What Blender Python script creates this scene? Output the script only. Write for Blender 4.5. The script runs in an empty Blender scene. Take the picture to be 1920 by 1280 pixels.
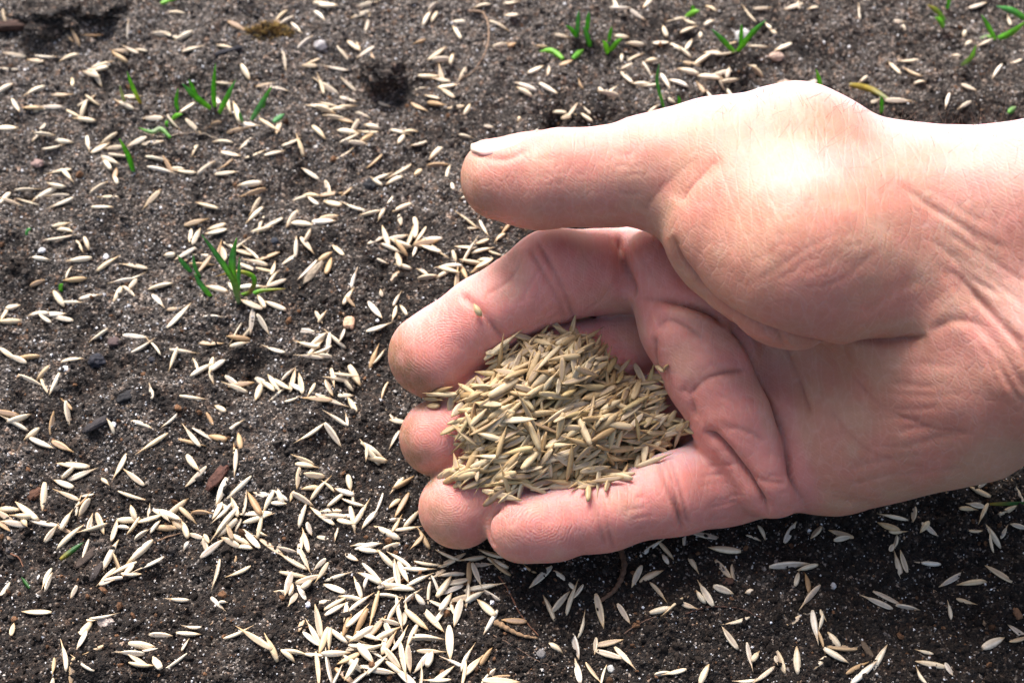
import bpy, math, random
import numpy as np
from mathutils import Vector, Matrix
rad = math.radians
MM = 0.001
# ---------------------------------------------------------------- camera
PITCH, DIST, FPX = rad(57.0), 350.0, 50.0 / 36.0 * 1920.0      # millimetres, photograph pixels
CAM = np.array([0.0, -DIST * math.cos(PITCH), DIST * math.sin(PITCH)])
FWD = np.array([0.0, math.cos(PITCH), -math.sin(PITCH)])
UPV = np.array([0.0, math.sin(PITCH), math.cos(PITCH)])
RGT = np.array([1.0, 0.0, 0.0])
scene = bpy.context.scene
cam_data = bpy.data.cameras.new('camera')
cam_data.lens = 50.0
cam_data.sensor_width = 36.0
cam_data.clip_start = 0.02
cam_data.clip_end = 100.0
cam_data.dof.use_dof = True
cam_data.dof.focus_distance = 0.306
cam_data.dof.aperture_fstop = 20.0
camera = bpy.data.objects.new('camera', cam_data)
scene.collection.objects.link(camera)
camera.location = Vector(CAM * MM)
camera.rotation_euler = (math.pi / 2 - PITCH, 0, 0)
scene.camera = camera
# ---------------------------------------------------------------- light
SUN_EL, SUN_AZ = 49.0, 20.0        # degrees; azimuth measured from +Y (away from the camera) towards -X
world = bpy.data.worlds.new('World')
scene.world = world
world.use_nodes = True
wn = world.node_tree.nodes
wl = world.node_tree.links
wn.clear()
sky = wn.new('ShaderNodeTexSky')
sky.sky_type = 'NISHITA'
sky.sun_disc = False
sky.sun_elevation = rad(SUN_EL)
sky.sun_rotation = rad(-SUN_AZ)
sky.air_density = 1.2
sky.dust_density = 5.5
sky.ozone_density = 1.0
bg = wn.new('ShaderNodeBackground')
bg.inputs['Strength'].default_value = 0.052
wo = wn.new('ShaderNodeOutputWorld')
wl.new(sky.outputs[0], bg.inputs[0])
wl.new(bg.outputs[0], wo.inputs[0])
sun_data = bpy.data.lights.new('sun', 'SUN')
sun_data.energy = 1.5
sun_data.angle = rad(30)
sun_data.color = (0.94, 0.968, 1.0)
sun = bpy.data.objects.new('sun', sun_data)
scene.collection.objects.link(sun)
sd = Vector((-math.sin(rad(SUN_AZ)) * math.cos(rad(SUN_EL)), math.cos(rad(SUN_AZ)) * math.cos(rad(SUN_EL)), math.sin(rad(SUN_EL))))
sun.rotation_euler = sd.to_track_quat('Z', 'Y').to_euler()
sun.location = sd * 1.5
vs = scene.view_settings
vs.view_transform = 'Standard'
vs.look = 'None'
vs.gamma = 1.0
vs.use_curve_mapping = False
vs.exposure = 2.08
vs.use_white_balance = True          # the photograph is balanced for a cool overcast sky
vs.white_balance_temperature = 6600
vs.white_balance_tint = 14

scene.cycles.max_bounces = 4
scene.cycles.diffuse_bounces = 2
scene.cycles.glossy_bounces = 2
scene.cycles.transmission_bounces = 2

# ---------------------------------------------------------------- helpers
def ray(px, py):
    d = FWD[None] + ((np.atleast_1d(px) - 960.0) / FPX)[:, None] * RGT + ((640.0 - np.atleast_1d(py)) / FPX)[:, None] * UPV
    return d

def P(px, py, z):
    """world point (mm) seen at a photograph pixel, at height z above the soil"""
    d = ray(float(px), float(py))[0]
    return CAM + d * ((z - CAM[2]) / d[2])

def project(p):
    q = np.atleast_2d(p) - CAM
    dep = q @ FWD
    return 960 + FPX * (q @ RGT) / dep, 640 - FPX * (q @ UPV) / dep, dep

def link(name, verts, faces, mat=None, parent=None, smooth=True):
    me = bpy.data.meshes.new(name)
    me.from_pydata([tuple(v) for v in verts], [], [tuple(f) for f in faces])
    if smooth:
        me.polygons.foreach_set('use_smooth', [True] * len(me.polygons))
    me.update()
    o = bpy.data.objects.new(name, me)
    scene.collection.objects.link(o)
    if mat:
        me.materials.append(mat)
    if parent:
        o.parent = parent
    return o

def np_mesh(name, verts, faces, smooth=True):
    """fast mesh from numpy arrays; faces (n, k)"""
    me = bpy.data.meshes.new(name)
    n, k = faces.shape
    me.vertices.add(len(verts))
    me.vertices.foreach_set('co', np.ascontiguousarray(verts, dtype=np.float32).ravel())
    me.loops.add(n * k)
    me.loops.foreach_set('vertex_index', np.ascontiguousarray(faces, dtype=np.int32).ravel())
    me.polygons.add(n)
    me.polygons.foreach_set('loop_start', np.arange(0, n * k, k, dtype=np.int32))
    me.polygons.foreach_set('use_smooth', np.full(n, smooth, dtype=bool))
    me.update(calc_edges=True)
    return me

def add_attr(me, name, vals):
    vals = np.asarray(vals, dtype=np.float32)
    if vals.ndim == 1:
        a = me.attributes.new(name, 'FLOAT', 'POINT')
        a.data.foreach_set('value', vals)
    else:
        a = me.attributes.new(name, 'FLOAT_COLOR', 'POINT')
        c = np.ones((len(vals), 4), dtype=np.float32)
        c[:, :3] = vals[:, :3]
        a.data.foreach_set('color', c.ravel())

def tag(o, label=None, cat=None, group=None, kind=None):
    if label: o['label'] = label
    if cat: o['category'] = cat
    if group: o['group'] = group
    if kind: o['kind'] = kind
    return o

# smooth lattice noise, numpy
def _hash(ix, iy, iz, seed):
    h = (ix * 374761393 + iy * 668265263 + iz * 2147483647 + seed * 1274126177) & 0xFFFFFFFF
    h = ((h ^ (h >> 13)) * 1274126177) & 0xFFFFFFFF
    h = ((h ^ (h >> 16)) * 2246822519) & 0xFFFFFFFF
    return ((h ^ (h >> 15)) & 0xFFFFFF) / float(0xFFFFFF) * 2.0 - 1.0

def noise2(x, y, scale, seed=0):
    x = np.asarray(x, float) / scale + 1000.0
    y = np.asarray(y, float) / scale + 1000.0
    ix, iy = np.floor(x).astype(np.int64), np.floor(y).astype(np.int64)
    fx, fy = x - ix, y - iy
    ux, uy = fx * fx * fx * (fx * (fx * 6 - 15) + 10), fy * fy * fy * (fy * (fy * 6 - 15) + 10)
    def g(dx, dy):
        a = _hash(ix + dx, iy + dy, 0 * ix, seed) * math.pi
        return np.cos(a) * (fx - dx) + np.sin(a) * (fy - dy)
    a0 = g(0, 0) * (1 - ux) + g(1, 0) * ux
    a1 = g(0, 1) * (1 - ux) + g(1, 1) * ux
    return (a0 * (1 - uy) + a1 * uy) * 1.5

def worley2(x, y, scale, seed=0):
    """distance to the nearest of scattered points, 0 at a point"""
    x = np.asarray(x, float) / scale + 1000.0
    y = np.asarray(y, float) / scale + 1000.0
    ix, iy = np.floor(x).astype(np.int64), np.floor(y).astype(np.int64)
    best = np.full(x.shape, 9.0)
    for dx in (-1, 0, 1):
        for dy in (-1, 0, 1):
            cx, cy = ix + dx, iy + dy
            qx = cx + 0.5 + 0.45 * _hash(cx, cy, 0 * cx, seed)
            qy = cy + 0.5 + 0.45 * _hash(cx, cy, 0 * cx + 7, seed)
            best = np.minimum(best, (x - qx) ** 2 + (y - qy) ** 2)
    return np.sqrt(best)

def noise3(p, scale, seed=0):
    q = np.asarray(p, float) / scale + 1000.0
    i = np.floor(q).astype(np.int64)
    f = q - i
    u = f * f * (3 - 2 * f)
    r = 0
    for dx in (0, 1):
        for dy in (0, 1):
            for dz in (0, 1):
                w = (u[:, 0] if dx else 1 - u[:, 0]) * (u[:, 1] if dy else 1 - u[:, 1]) * (u[:, 2] if dz else 1 - u[:, 2])
                r = r + w * _hash(i[:, 0] + dx, i[:, 1] + dy, i[:, 2] + dz, seed)
    return r
# ---------------------------------------------------------------- materials
def mat_new(name):
    m = bpy.data.materials.new(name)
    m.use_nodes = True
    nt = m.node_tree
    return m, nt, nt.nodes, nt.links, nt.nodes['Principled BSDF']

def mix_col(N, L, fac, a, b, mode='MIX'):
    n = N.new('ShaderNodeMix')
    n.data_type = 'RGBA'
    n.blend_type = mode
    for sock, v in ((n.inputs[0], fac), (n.inputs[6], a), (n.inputs[7], b)):
        if hasattr(v, 'is_linked') or isinstance(v, bpy.types.NodeSocket):
            L.new(v, sock)
        elif isinstance(v, (int, float)):
            sock.default_value = v
        else:
            sock.default_value = (*v, 1.0)
    return n.outputs[2]

def math_node(N, L, op, a, b=None, c=None):
    n = N.new('ShaderNodeMath')
    n.operation = op
    for i, v in enumerate((a, b, c)):
        if v is None: continue
        if isinstance(v, bpy.types.NodeSocket): L.new(v, n.inputs[i])
        else: n.inputs[i].default_value = v
    return n.outputs[0]

def ramp(N, L, fac, stops):
    n = N.new('ShaderNodeValToRGB')
    e = n.color_ramp.elements
    while len(e) < len(stops): e.new(0.5)
    for el, (p, c) in zip(e, stops):
        el.position = p
        el.color = (*c, 1.0) if not isinstance(c, (int, float)) else (c, c, c, 1.0)
    L.new(fac, n.inputs[0])
    return n.outputs[0]

def tex_noise(N, L, vec, scale, detail=3.0, rough=0.55):
    n = N.new('ShaderNodeTexNoise')
    n.inputs['Scale'].default_value = scale
    n.inputs['Detail'].default_value = detail
    n.inputs['Roughness'].default_value = rough
    if vec is not None: L.new(vec, n.inputs['Vector'])
    return n

def tex_voronoi(N, L, vec, scale, feature='F1'):
    n = N.new('ShaderNodeTexVoronoi')
    n.feature = feature
    n.inputs['Scale'].default_value = scale
    if vec is not None: L.new(vec, n.inputs['Vector'])
    return n

def attr(N, name, kind='GEOMETRY'):
    n = N.new('ShaderNodeAttribute')
    n.attribute_name = name
    n.attribute_type = kind
    return n

def bump(N, L, height, strength, dist, normal=None):
    n = N.new('ShaderNodeBump')
    n.inputs['Strength'].default_value = strength
    n.inputs['Distance'].default_value = dist
    L.new(height, n.inputs['Height'])
    if normal is not None: L.new(normal, n.inputs['Normal'])
    return n.outputs[0]

def soil_material():
    m, nt, N, L, B = mat_new('soil')
    pos = N.new('ShaderNodeTexCoord').outputs['Object']
    dry = attr(N, 'dry').outputs['Fac']
    v = tex_voronoi(N, L, pos, 2100)                      # sand grains about half a millimetre wide
    grain = N.new('ShaderNodeSeparateColor')
    L.new(v.outputs['Color'], grain.inputs[0])
    v2 = tex_voronoi(N, L, pos, 800)
    crumb = N.new('ShaderNodeSeparateColor')
    L.new(v2.outputs['Color'], crumb.inputs[0])
    humus = ramp(N, L, grain.outputs[0], [(0.0, (0.006, 0.0045, 0.0035)), (0.5, (0.017, 0.0115, 0.008)), (0.82, (0.034, 0.024, 0.017)), (0.95, (0.10, 0.085, 0.07)), (1.0, (0.34, 0.32, 0.29))])
    sandy = ramp(N, L, grain.outputs[0], [(0.0, (0.022, 0.019, 0.016)), (0.4, (0.062, 0.054, 0.047)), (0.75, (0.145, 0.131, 0.118)), (0.92, (0.30, 0.28, 0.26)), (1.0, (0.62, 0.60, 0.57))])
    c = mix_col(N, L, dry, humus, sandy)
    tint = ramp(N, L, crumb.outputs[1], [(0.0, (0.50, 0.48, 0.46)), (0.6, (0.98, 0.92, 0.86)), (0.9, (1.2, 1.0, 0.84)), (1.0, (1.35, 0.95, 0.70))])
    c = mix_col(N, L, 1.0, c, tint, 'MULTIPLY')
    c = mix_col(N, L, 1.0, c, (0.80, 0.775, 0.755), 'MULTIPLY')
    L.new(c, B.inputs['Base Color'])
    B.inputs['Roughness'].default_value = 0.85
    B.inputs['Specular IOR Level'].default_value = 0.35
    n = tex_noise(N, L, pos, 1500, 3)
    h = math_node(N, L, 'ADD', n.outputs['Fac'], math_node(N, L, 'MULTIPLY', v.outputs['Distance'], -0.9))
    L.new(bump(N, L, h, 0.9, 0.0005), B.inputs['Normal'])
    return m

def coloured_material(name, rough=0.6, spec=0.4, noise_scale=2500, amount=0.25):
    """colour from the mesh attribute 'col', with a little mottling"""
    m, nt, N, L, B = mat_new(name)
    pos = N.new('ShaderNodeTexCoord').outputs['Object']
    n = tex_noise(N, L, pos, noise_scale, 3)
    mot = ramp(N, L, n.outputs['Fac'], [(0.3, 1 - amount), (0.7, 1 + amount)])
    L.new(mix_col(N, L, 1.0, attr(N, 'col').outputs['Color'], mot, 'MULTIPLY'), B.inputs['Base Color'])
    B.inputs['Roughness'].default_value = rough
    B.inputs['Specular IOR Level'].default_value = spec
    L.new(bump(N, L, n.outputs['Fac'], 0.5, 0.0003), B.inputs['Normal'])
    return m

# ---------------------------------------------------------------- the soil
rng = np.random.default_rng(7)
def G0(px, py):
    return P(px, py, 0.0)[:2]
DENTS = [  # pixel, radius mm, height mm
    (722, 172, 9, -6.5), (720, 140, 8, 3.5), (1650, 140, 9, -4), (1040, 222, 5, -4), (130, 612, 8, -3.0), (475, 690, 12, -3.2), (600, 640, 10, -1.5),
    (90, 40, 14, 3.5), (40, 75, 9, -4), (230, 15, 12, 2), (190, 70, 10, -3), (560, 340, 8, -3), (690, 340, 8, -1.5), (280, 150, 10, -2.5), (200, 215, 9, 1.5),
    (470, 120, 12, 2.2), (1480, 60, 14, 2.0), (1580, 110, 10, -2.5), (1790, 80, 10, -3), (830, 110, 14, 1.5), (960, 50, 16, 2.2), (330, 1075, 16, -1.8), (400, 1180, 10, -1.5),
    (560, 800, 14, 1.5), (640, 500, 14, 1.5), (250, 760, 12, 1.6), (540, 700, 8, 1.3), (1500, 1100, 18, 1.8), (1100, 1180, 14, -1.8), (1780, 1120, 12, -1.5), (700, 1250, 8, -1.5),
    (100, 330, 14, -1.8), (20, 440, 12, 1.4), (1010, 1130, 8, -1.2), (700, 690, 8, -1.8), (720, 850, 9, -1.5),
]
DENT_XY = [(*G0(a, b), r, h) for a, b, r, h in DENTS]

def soil_h(x, y):
    x = np.asarray(x, float); y = np.asarray(y, float)
    wx = x + 2.2 * noise2(x, y, 9, 31); wy = y + 2.2 * noise2(x, y, 9, 32)
    h = 2.2 * noise2(wx, wy, 62, 1) + 2.4 * noise2(wx, wy, 24, 2) + 1.7 * noise2(wx, wy, 10, 3)
    rough = np.clip(0.55 + 0.9 * noise2(x, y, 34, 9), 0.12, 1.3)      # crumbly here, smooth crust there
    c1 = worley2(wx, wy, 6.5, 4); c2 = worley2(wx + 1.0 * noise2(x, y, 2.5, 33), wy, 2.6, 5)
    h = h + rough * (2.1 * (0.6 - c1 * c1) + 1.25 * (0.5 - c2 * c2)) + 0.8 * np.abs(noise2(x, y, 1.8, 6)) + 0.40 * noise2(x, y, 0.85, 7)
    dn = 1 + 0.5 * noise2(x, y, 4, 12)
    for cx, cy, rr, hh in DENT_XY:
        q = ((x - cx) ** 2 + (y - cy) ** 2) / (rr * rr)
        h = h + hh * np.exp(-q * 1.6) * dn
    # pressed down where the hand lies
    q = np.hypot(np.maximum(np.maximum(-22 - x, 0), np.maximum(x - 80, 0)), np.maximum(np.maximum(-52 - y, 0), np.maximum(y + 8, 0)))
    k = np.clip(1 - q / 20.0, 0, 1)
    return np.where(k > 0, h * (1 - 0.7 * k) - 1.2 * k, h)

def soil_hit(px, py, lift=0.0):
    """the soil point seen at a pixel"""
    z = np.zeros(len(np.atleast_1d(px)))
    d = ray(np.asarray(px, float), np.asarray(py, float))
    for _ in range(6):
        p = CAM + d * ((z - CAM[2]) / d[:, 2])[:, None]
        z = 0.5 * z + 0.5 * (soil_h(p[:, 0], p[:, 1]) + lift)
    p[:, 2] = soil_h(p[:, 0], p[:, 1]) + lift
    return p

def axis(lo, hi, step, far):
    a = list(np.arange(lo, hi + step / 2, step))
    s, v = step, hi
    while v < far:
        s *= 1.35; v += s; a.append(v)
    s, v = step, lo
    while v > -far:
        s *= 1.35; v -= s; a.insert(0, v)
    return np.array(a)

gx = axis(-163, 163, 0.38, 9000.0)
gy = axis(-97, 132, 0.38, 9000.0)
GX, GY = np.meshgrid(gx, gy, indexing='ij')
gz = soil_h(GX.ravel(), GY.ravel())
nx, ny = len(gx), len(gy)
ii = (np.arange(nx - 1)[:, None] * ny + np.arange(ny - 1)[None]).ravel()
gf = np.stack([ii, ii + ny, ii + ny + 1, ii + 1], -1)
gv = np.stack([GX.ravel(), GY.ravel(), gz], -1)
def dryness(x, y):
    """pale dry crust in patches, moist black earth towards the near right"""
    d = 0.37 + 0.50 * noise2(x, y, 45, 21) + 0.55 * noise2(x, y, 16, 22) + 0.55 * noise2(x, y, 5, 23) + 0.25 * noise2(x, y, 2, 24) + 0.0066 * (y - 14) - 0.0028 * (x + 40)
    return np.clip(d, 0, 1)
soil_me = np_mesh('soil', gv * MM, gf)
add_attr(soil_me, 'dry', dryness(gv[:, 0], gv[:, 1]))
M_SOIL = soil_material()
soil_me.materials.append(M_SOIL)
soil = bpy.data.objects.new('soil', soil_me)
scene.collection.objects.link(soil)
tag(soil, 'dark crumbly sandy garden soil under the hand', 'soil', kind='structure')

# loose crumbs and sand grains lying on the soil
def rot_random(n):
    q = rng.normal(size=(n, 4)); q /= np.linalg.norm(q, axis=1)[:, None]
    w, x, y, z = q.T
    return np.stack([np.stack([1 - 2 * (y * y + z * z), 2 * (x * y - z * w), 2 * (x * z + y * w)], -1),
                     np.stack([2 * (x * y + z * w), 1 - 2 * (x * x + z * z), 2 * (y * z - x * w)], -1),
                     np.stack([2 * (x * z - y * w), 2 * (y * z + x * w), 1 - 2 * (x * x + y * y)], -1)], 1)

def scatter_mesh(name, base_v, base_f, pts, size, jitter, cols):
    n, k = len(pts), len(base_v)
    v = base_v[None] * (1 + jitter * rng.normal(size=(n, k, 1)))
    v = v * (1 + 0.3 * rng.normal(size=(n, 1, 3)).clip(-1.5, 1.5))
    v = np.einsum('nij,nkj->nki', rot_random(n), v) * size[:, None, None] + pts[:, None]
    f = (base_f[None] + (np.arange(n) * k)[:, None, None]).reshape(-1, 3)
    me = np_mesh(name, v.reshape(-1, 3) * MM, f, smooth=False)
    add_attr(me, 'col', np.repeat(cols, k, 0))
    return me

OCT_V = np.array([(1, 0, 0), (-1, 0, 0), (0, 1, 0), (0, -1, 0), (0, 0, 1), (0, 0, -1)], float)
OCT_F = np.array([(0, 2, 4), (2, 1, 4), (1, 3, 4), (3, 0, 4), (2, 0, 5), (1, 2, 5), (3, 1, 5), (0, 3, 5)])
_g = (1 + 5 ** 0.5) / 2
ICO_V = np.array([(-1, _g, 0), (1, _g, 0), (-1, -_g, 0), (1, -_g, 0), (0, -1, _g), (0, 1, _g), (0, -1, -_g), (0, 1, -_g), (_g, 0, -1), (_g, 0, 1), (-_g, 0, -1), (-_g, 0, 1)], float) / 1.9
ICO_F = np.array([(0, 11, 5), (0, 5, 1), (0, 1, 7), (0, 7, 10), (0, 10, 11), (1, 5, 9), (5, 11, 4), (11, 10, 2), (10, 7, 6), (7, 1, 8), (3, 9, 4), (3, 4, 2), (3, 2, 6), (3, 6, 8), (3, 8, 9), (4, 9, 5), (2, 4, 11), (6, 2, 10), (8, 6, 7), (9, 8, 1)])

def in_view_points(n, margin=110):
    px = rng.uniform(-margin, 1920 + margin, n); py = rng.uniform(-margin, 1280 + margin, n)
    d = ray(px, py)
    p = CAM + d * (-CAM[2] / d[:, 2])[:, None]
    return p

p = in_view_points(80000)
g = rng.random(len(p))
dd = dryness(p[:, 0], p[:, 1])
sz = np.exp(rng.normal(math.log(0.185), 0.35, len(p))).clip(0.10, 0.6)
p[:, 2] = soil_h(p[:, 0], p[:, 1]) + sz * 0.45
pal = np.array([(0.74, 0.73, 0.71), (0.46, 0.43, 0.39), (0.24, 0.20, 0.165), (0.30, 0.20, 0.12), (0.82, 0.82, 0.81), (0.13, 0.11, 0.10)])
ci = np.searchsorted(np.cumsum([0.16, 0.24, 0.25, 0.10, 0.05, 0.20]), g).clip(0, 5)
keep = rng.random(len(p)) < 0.24 + 0.8 * dd
sand_me = scatter_mesh('sand', OCT_V, OCT_F, p[keep], sz[keep], 0.18, pal[ci[keep]] * rng.uniform(0.55, 1.2, (keep.sum(), 1)))
sand_me.materials.append(coloured_material('quartz_sand', 0.5, 0.35))
sand = bpy.data.objects.new('sand', sand_me)
scene.collection.objects.link(sand)
tag(sand, 'pale and grey sand grains strewn over the dark soil', 'sand', kind='stuff')

p = in_view_points(23000)
sz = np.exp(rng.normal(math.log(0.30), 0.5, len(p))).clip(0.14, 0.95)
p[:, 2] = soil_h(p[:, 0], p[:, 1]) + sz * 0.25
dd = dryness(p[:, 0], p[:, 1])
cc = np.array([(0.015, 0.0105, 0.0075)]) * (1 - dd[:, None]) + np.array([(0.085, 0.073, 0.062)]) * dd[:, None]
cc = cc * rng.uniform(0.55, 1.5, (len(p), 1))
br = rng.random(len(p)) < 0.07
cc[br] = np.array([0.13, 0.065, 0.032]) * rng.uniform(0.5, 1.3, (br.sum(), 1))
crumb_me = scatter_mesh('soil_crumbs', ICO_V, ICO_F, p, sz, 0.16, cc)
crumb_me.materials.append(coloured_material('soil_crumb', 0.9, 0.25, 1800, 0.5))
crumbs = bpy.data.objects.new('soil_crumbs', crumb_me)
scene.collection.objects.link(crumbs)
tag(crumbs, 'small dark crumbs of earth lying loose on the soil', 'soil crumbs', kind='stuff')
# ---------------------------------------------------------------- the hand: one implicit surface, then a mesh
_block = [None]
_reach = {}
def cone(p, a, b, ra, rb):
    """round cone; None when it is too far from the block of points to matter"""
    k = (a.tobytes(), b.tobytes())
    if k not in _reach:
        _reach[k] = ((a + b) / 2, float(np.linalg.norm(b - a) / 2 + max(ra, rb)))
    mid, reach = _reach[k]
    if _block[0] is not None:
        c, r = _block[0]
        q = c - mid
        if math.sqrt(q[0] * q[0] + q[1] * q[1] + q[2] * q[2]) - reach - r > 12.0:
            return None
    return cone_exact(p, a, b, ra, rb)

def cone_exact(p, a, b, ra, rb):
    ab = b - a
    pa = p - a
    h = np.clip((pa @ ab) / (ab @ ab), 0, 1)
    q = pa - h[:, None] * ab
    return np.sqrt(np.einsum('ij,ij->i', q, q)) - (ra + (rb - ra) * h)

def blob(p, c, r, axes=None):
    """ellipsoid; r = three radii along axes (rows)"""
    q = p - c
    if axes is not None:
        q = q @ axes.T
    r = np.asarray(r, dtype=float)
    k = np.sqrt(np.einsum('ij,ij->i', q / r, q / r))
    k2 = np.sqrt(np.einsum('ij,ij->i', q / (r * r), q / (r * r))) + 1e-9
    return k * (k - 1.0) / k2

def smin(a, b, k):
    if a is None: return b
    if b is None: return a
    h = np.clip(0.5 + 0.5 * (b - a) / k, 0, 1)
    return b + (a - b) * h - k * h * (1 - h)

def chain(p, pts, k=3.0):
    d = None
    for (a, ra), (b, rb) in zip(pts[:-1], pts[1:]):
        d = smin(d, cone(p, a, b, ra, rb), k)
    return d

def J(px, py, z, r):
    return (P(px, py, z), r)

FINGERS = {
    'index':  [J(1330, 530, 24, 10.5), J(1215, 506, 30, 9.8), J(1040, 515, 37, 9.8), J(905, 598, 31, 9.0), J(808, 664, 25, 9.4)],
    'middle': [J(1330, 650, 16, 10.5), J(1200, 645, 16, 9.6), J(1060, 690, 22, 9.6), J(920, 775, 19, 9.0), J(822, 822, 14.5, 8.8)],
    'ring':   [J(1370, 770, 11, 10.5), J(1255, 755, 11, 9.2), J(1090, 812, 15, 9.2), J(960, 887, 13, 8.8), J(860, 951, 9.0, 8.8)],
    'pinky':  [J(1440, 880, 10, 10.5), J(1350, 898, 10, 9.8), J(1258, 927, 13, 8.7), J(1132, 964, 13, 7.8), J(984, 985, 12.5, 7.8)],
}
PADS = [(J(1010, 352, 59, 9.0), J(938, 344, 58, 7.8)), (J(850, 640, 27, 9.0), J(822, 668, 25.5, 9.4)), (J(1040, 983, 13, 7.8), J(978, 987, 12.5, 7.9)), (J(895, 928, 11, 8.8), J(865, 950, 9.5, 8.8))]
THUMB = [J(1330, 310, 62, 13.5), J(1230, 322, 61, 11.8), J(1120, 333, 60, 10.1), J(1045, 333, 59.5, 10.1), J(985, 334, 59, 8.7), J(930, 326, 58, 7.3)]
PALM = [
    # metacarpal rays
    (J(1330, 545, 25, 13), J(1760, 430, 50, 18)),
    (J(1350, 640, 17, 13), J(1770, 520, 46, 18)),
    (J(1400, 750, 13, 12.5), J(1780, 620, 42, 18)),
    (J(1480, 845, 13, 12), J(1780, 720, 38, 17)),
    # hypothenar
    (J(1570, 833, 19, 15.5), J(1800, 727, 37, 20.3)),
    # first metacarpal and thenar
    (J(1330, 320, 60, 13.5), J(1490, 306, 63, 15.3)),
    (J(1490, 306, 63, 15.3), J(1660, 376, 60, 15.6)),
    (J(1385, 425, 60, 16), J(1500, 475, 62, 18)),
    (J(1500, 475, 62, 18), J(1640, 505, 57, 16)),
    (J(1385, 375, 61, 14), J(1640, 425, 61, 16)),
    # web between the finger roots
    (J(1235, 580, 20, 8.5), J(1262, 700, 9.5, 8.5)),
    (J(1262, 700, 9.5, 8.5), J(1330, 825, 8, 8.0)),
    # forearm: two bones side by side
    (J(1720, 405, 58, 18), J(2050, 398, 72, 19)),
    (J(1760, 655, 42, 19), J(2050, 640, 58, 20)),
    (J(2050, 398, 72, 19), (P(2050, 398, 72) + np.array([190.0, 14, 52]), 27)),
    (J(2050, 640, 58, 20), (P(2050, 640, 58) + np.array([190.0, 6, 48]), 28)),
    (J(1800, 530, 52, 20), (P(2050, 520, 66) + np.array([190.0, 10, 50]), 30)),
]
# the roll of flesh under the finger roots
ROLL = [J(1230, 500, 38, 8.5), J(1290, 612, 34, 9.8), J(1340, 690, 29, 10.8), J(1393, 785, 23.5, 10.8), J(1448, 885, 18.5, 9.8)]

def hand_core(p):
    d = None
    for (a, ra), (b, rb) in PALM:
        d = smin(d, cone(p, a, b, ra, rb), 7.0)
    d = smin(d, chain(p, ROLL), 2.6)
    d = smin(d, chain(p, THUMB), 5.0)
    f = None
    for nm, pts in FINGERS.items():
        f = smin(f, chain(p, pts), 0.7)
    for (a, ra), (b, rb) in PADS:
        f = smin(f, cone(p, a, b, ra, rb), 1.5)
    d = smin(d, f, 2.0)
    if d is None:
        return np.full(len(p), 12.0)
    return np.maximum(np.minimum(d, 12.0), p[:, 0] - 290.0)

def hand_base(p):
    """evaluates in blocks so that far pieces are skipped"""
    B = 18.0
    if len(p) < 4000:
        _block[0] = None
        return hand_core(p)
    c = np.floor(p / B).astype(np.int64) + 500
    key = (c[:, 0] * 1000 + c[:, 1]) * 1000 + c[:, 2]
    order = np.argsort(key, kind='stable')
    ks = key[order]
    st = np.concatenate([[0], np.nonzero(np.diff(ks))[0] + 1, [len(ks)]])
    out = np.empty(len(p))
    for i in range(len(st) - 1):
        ids = order[st[i]:st[i + 1]]
        _block[0] = ((c[ids[0]] - 500 + 0.5) * B, B * 0.867)
        out[ids] = hand_core(p[ids])
    _block[0] = None
    return out

HAND_BOX = (np.array([-36.0, -66, -3]), np.array([293.0, 95, 170]))

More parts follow.
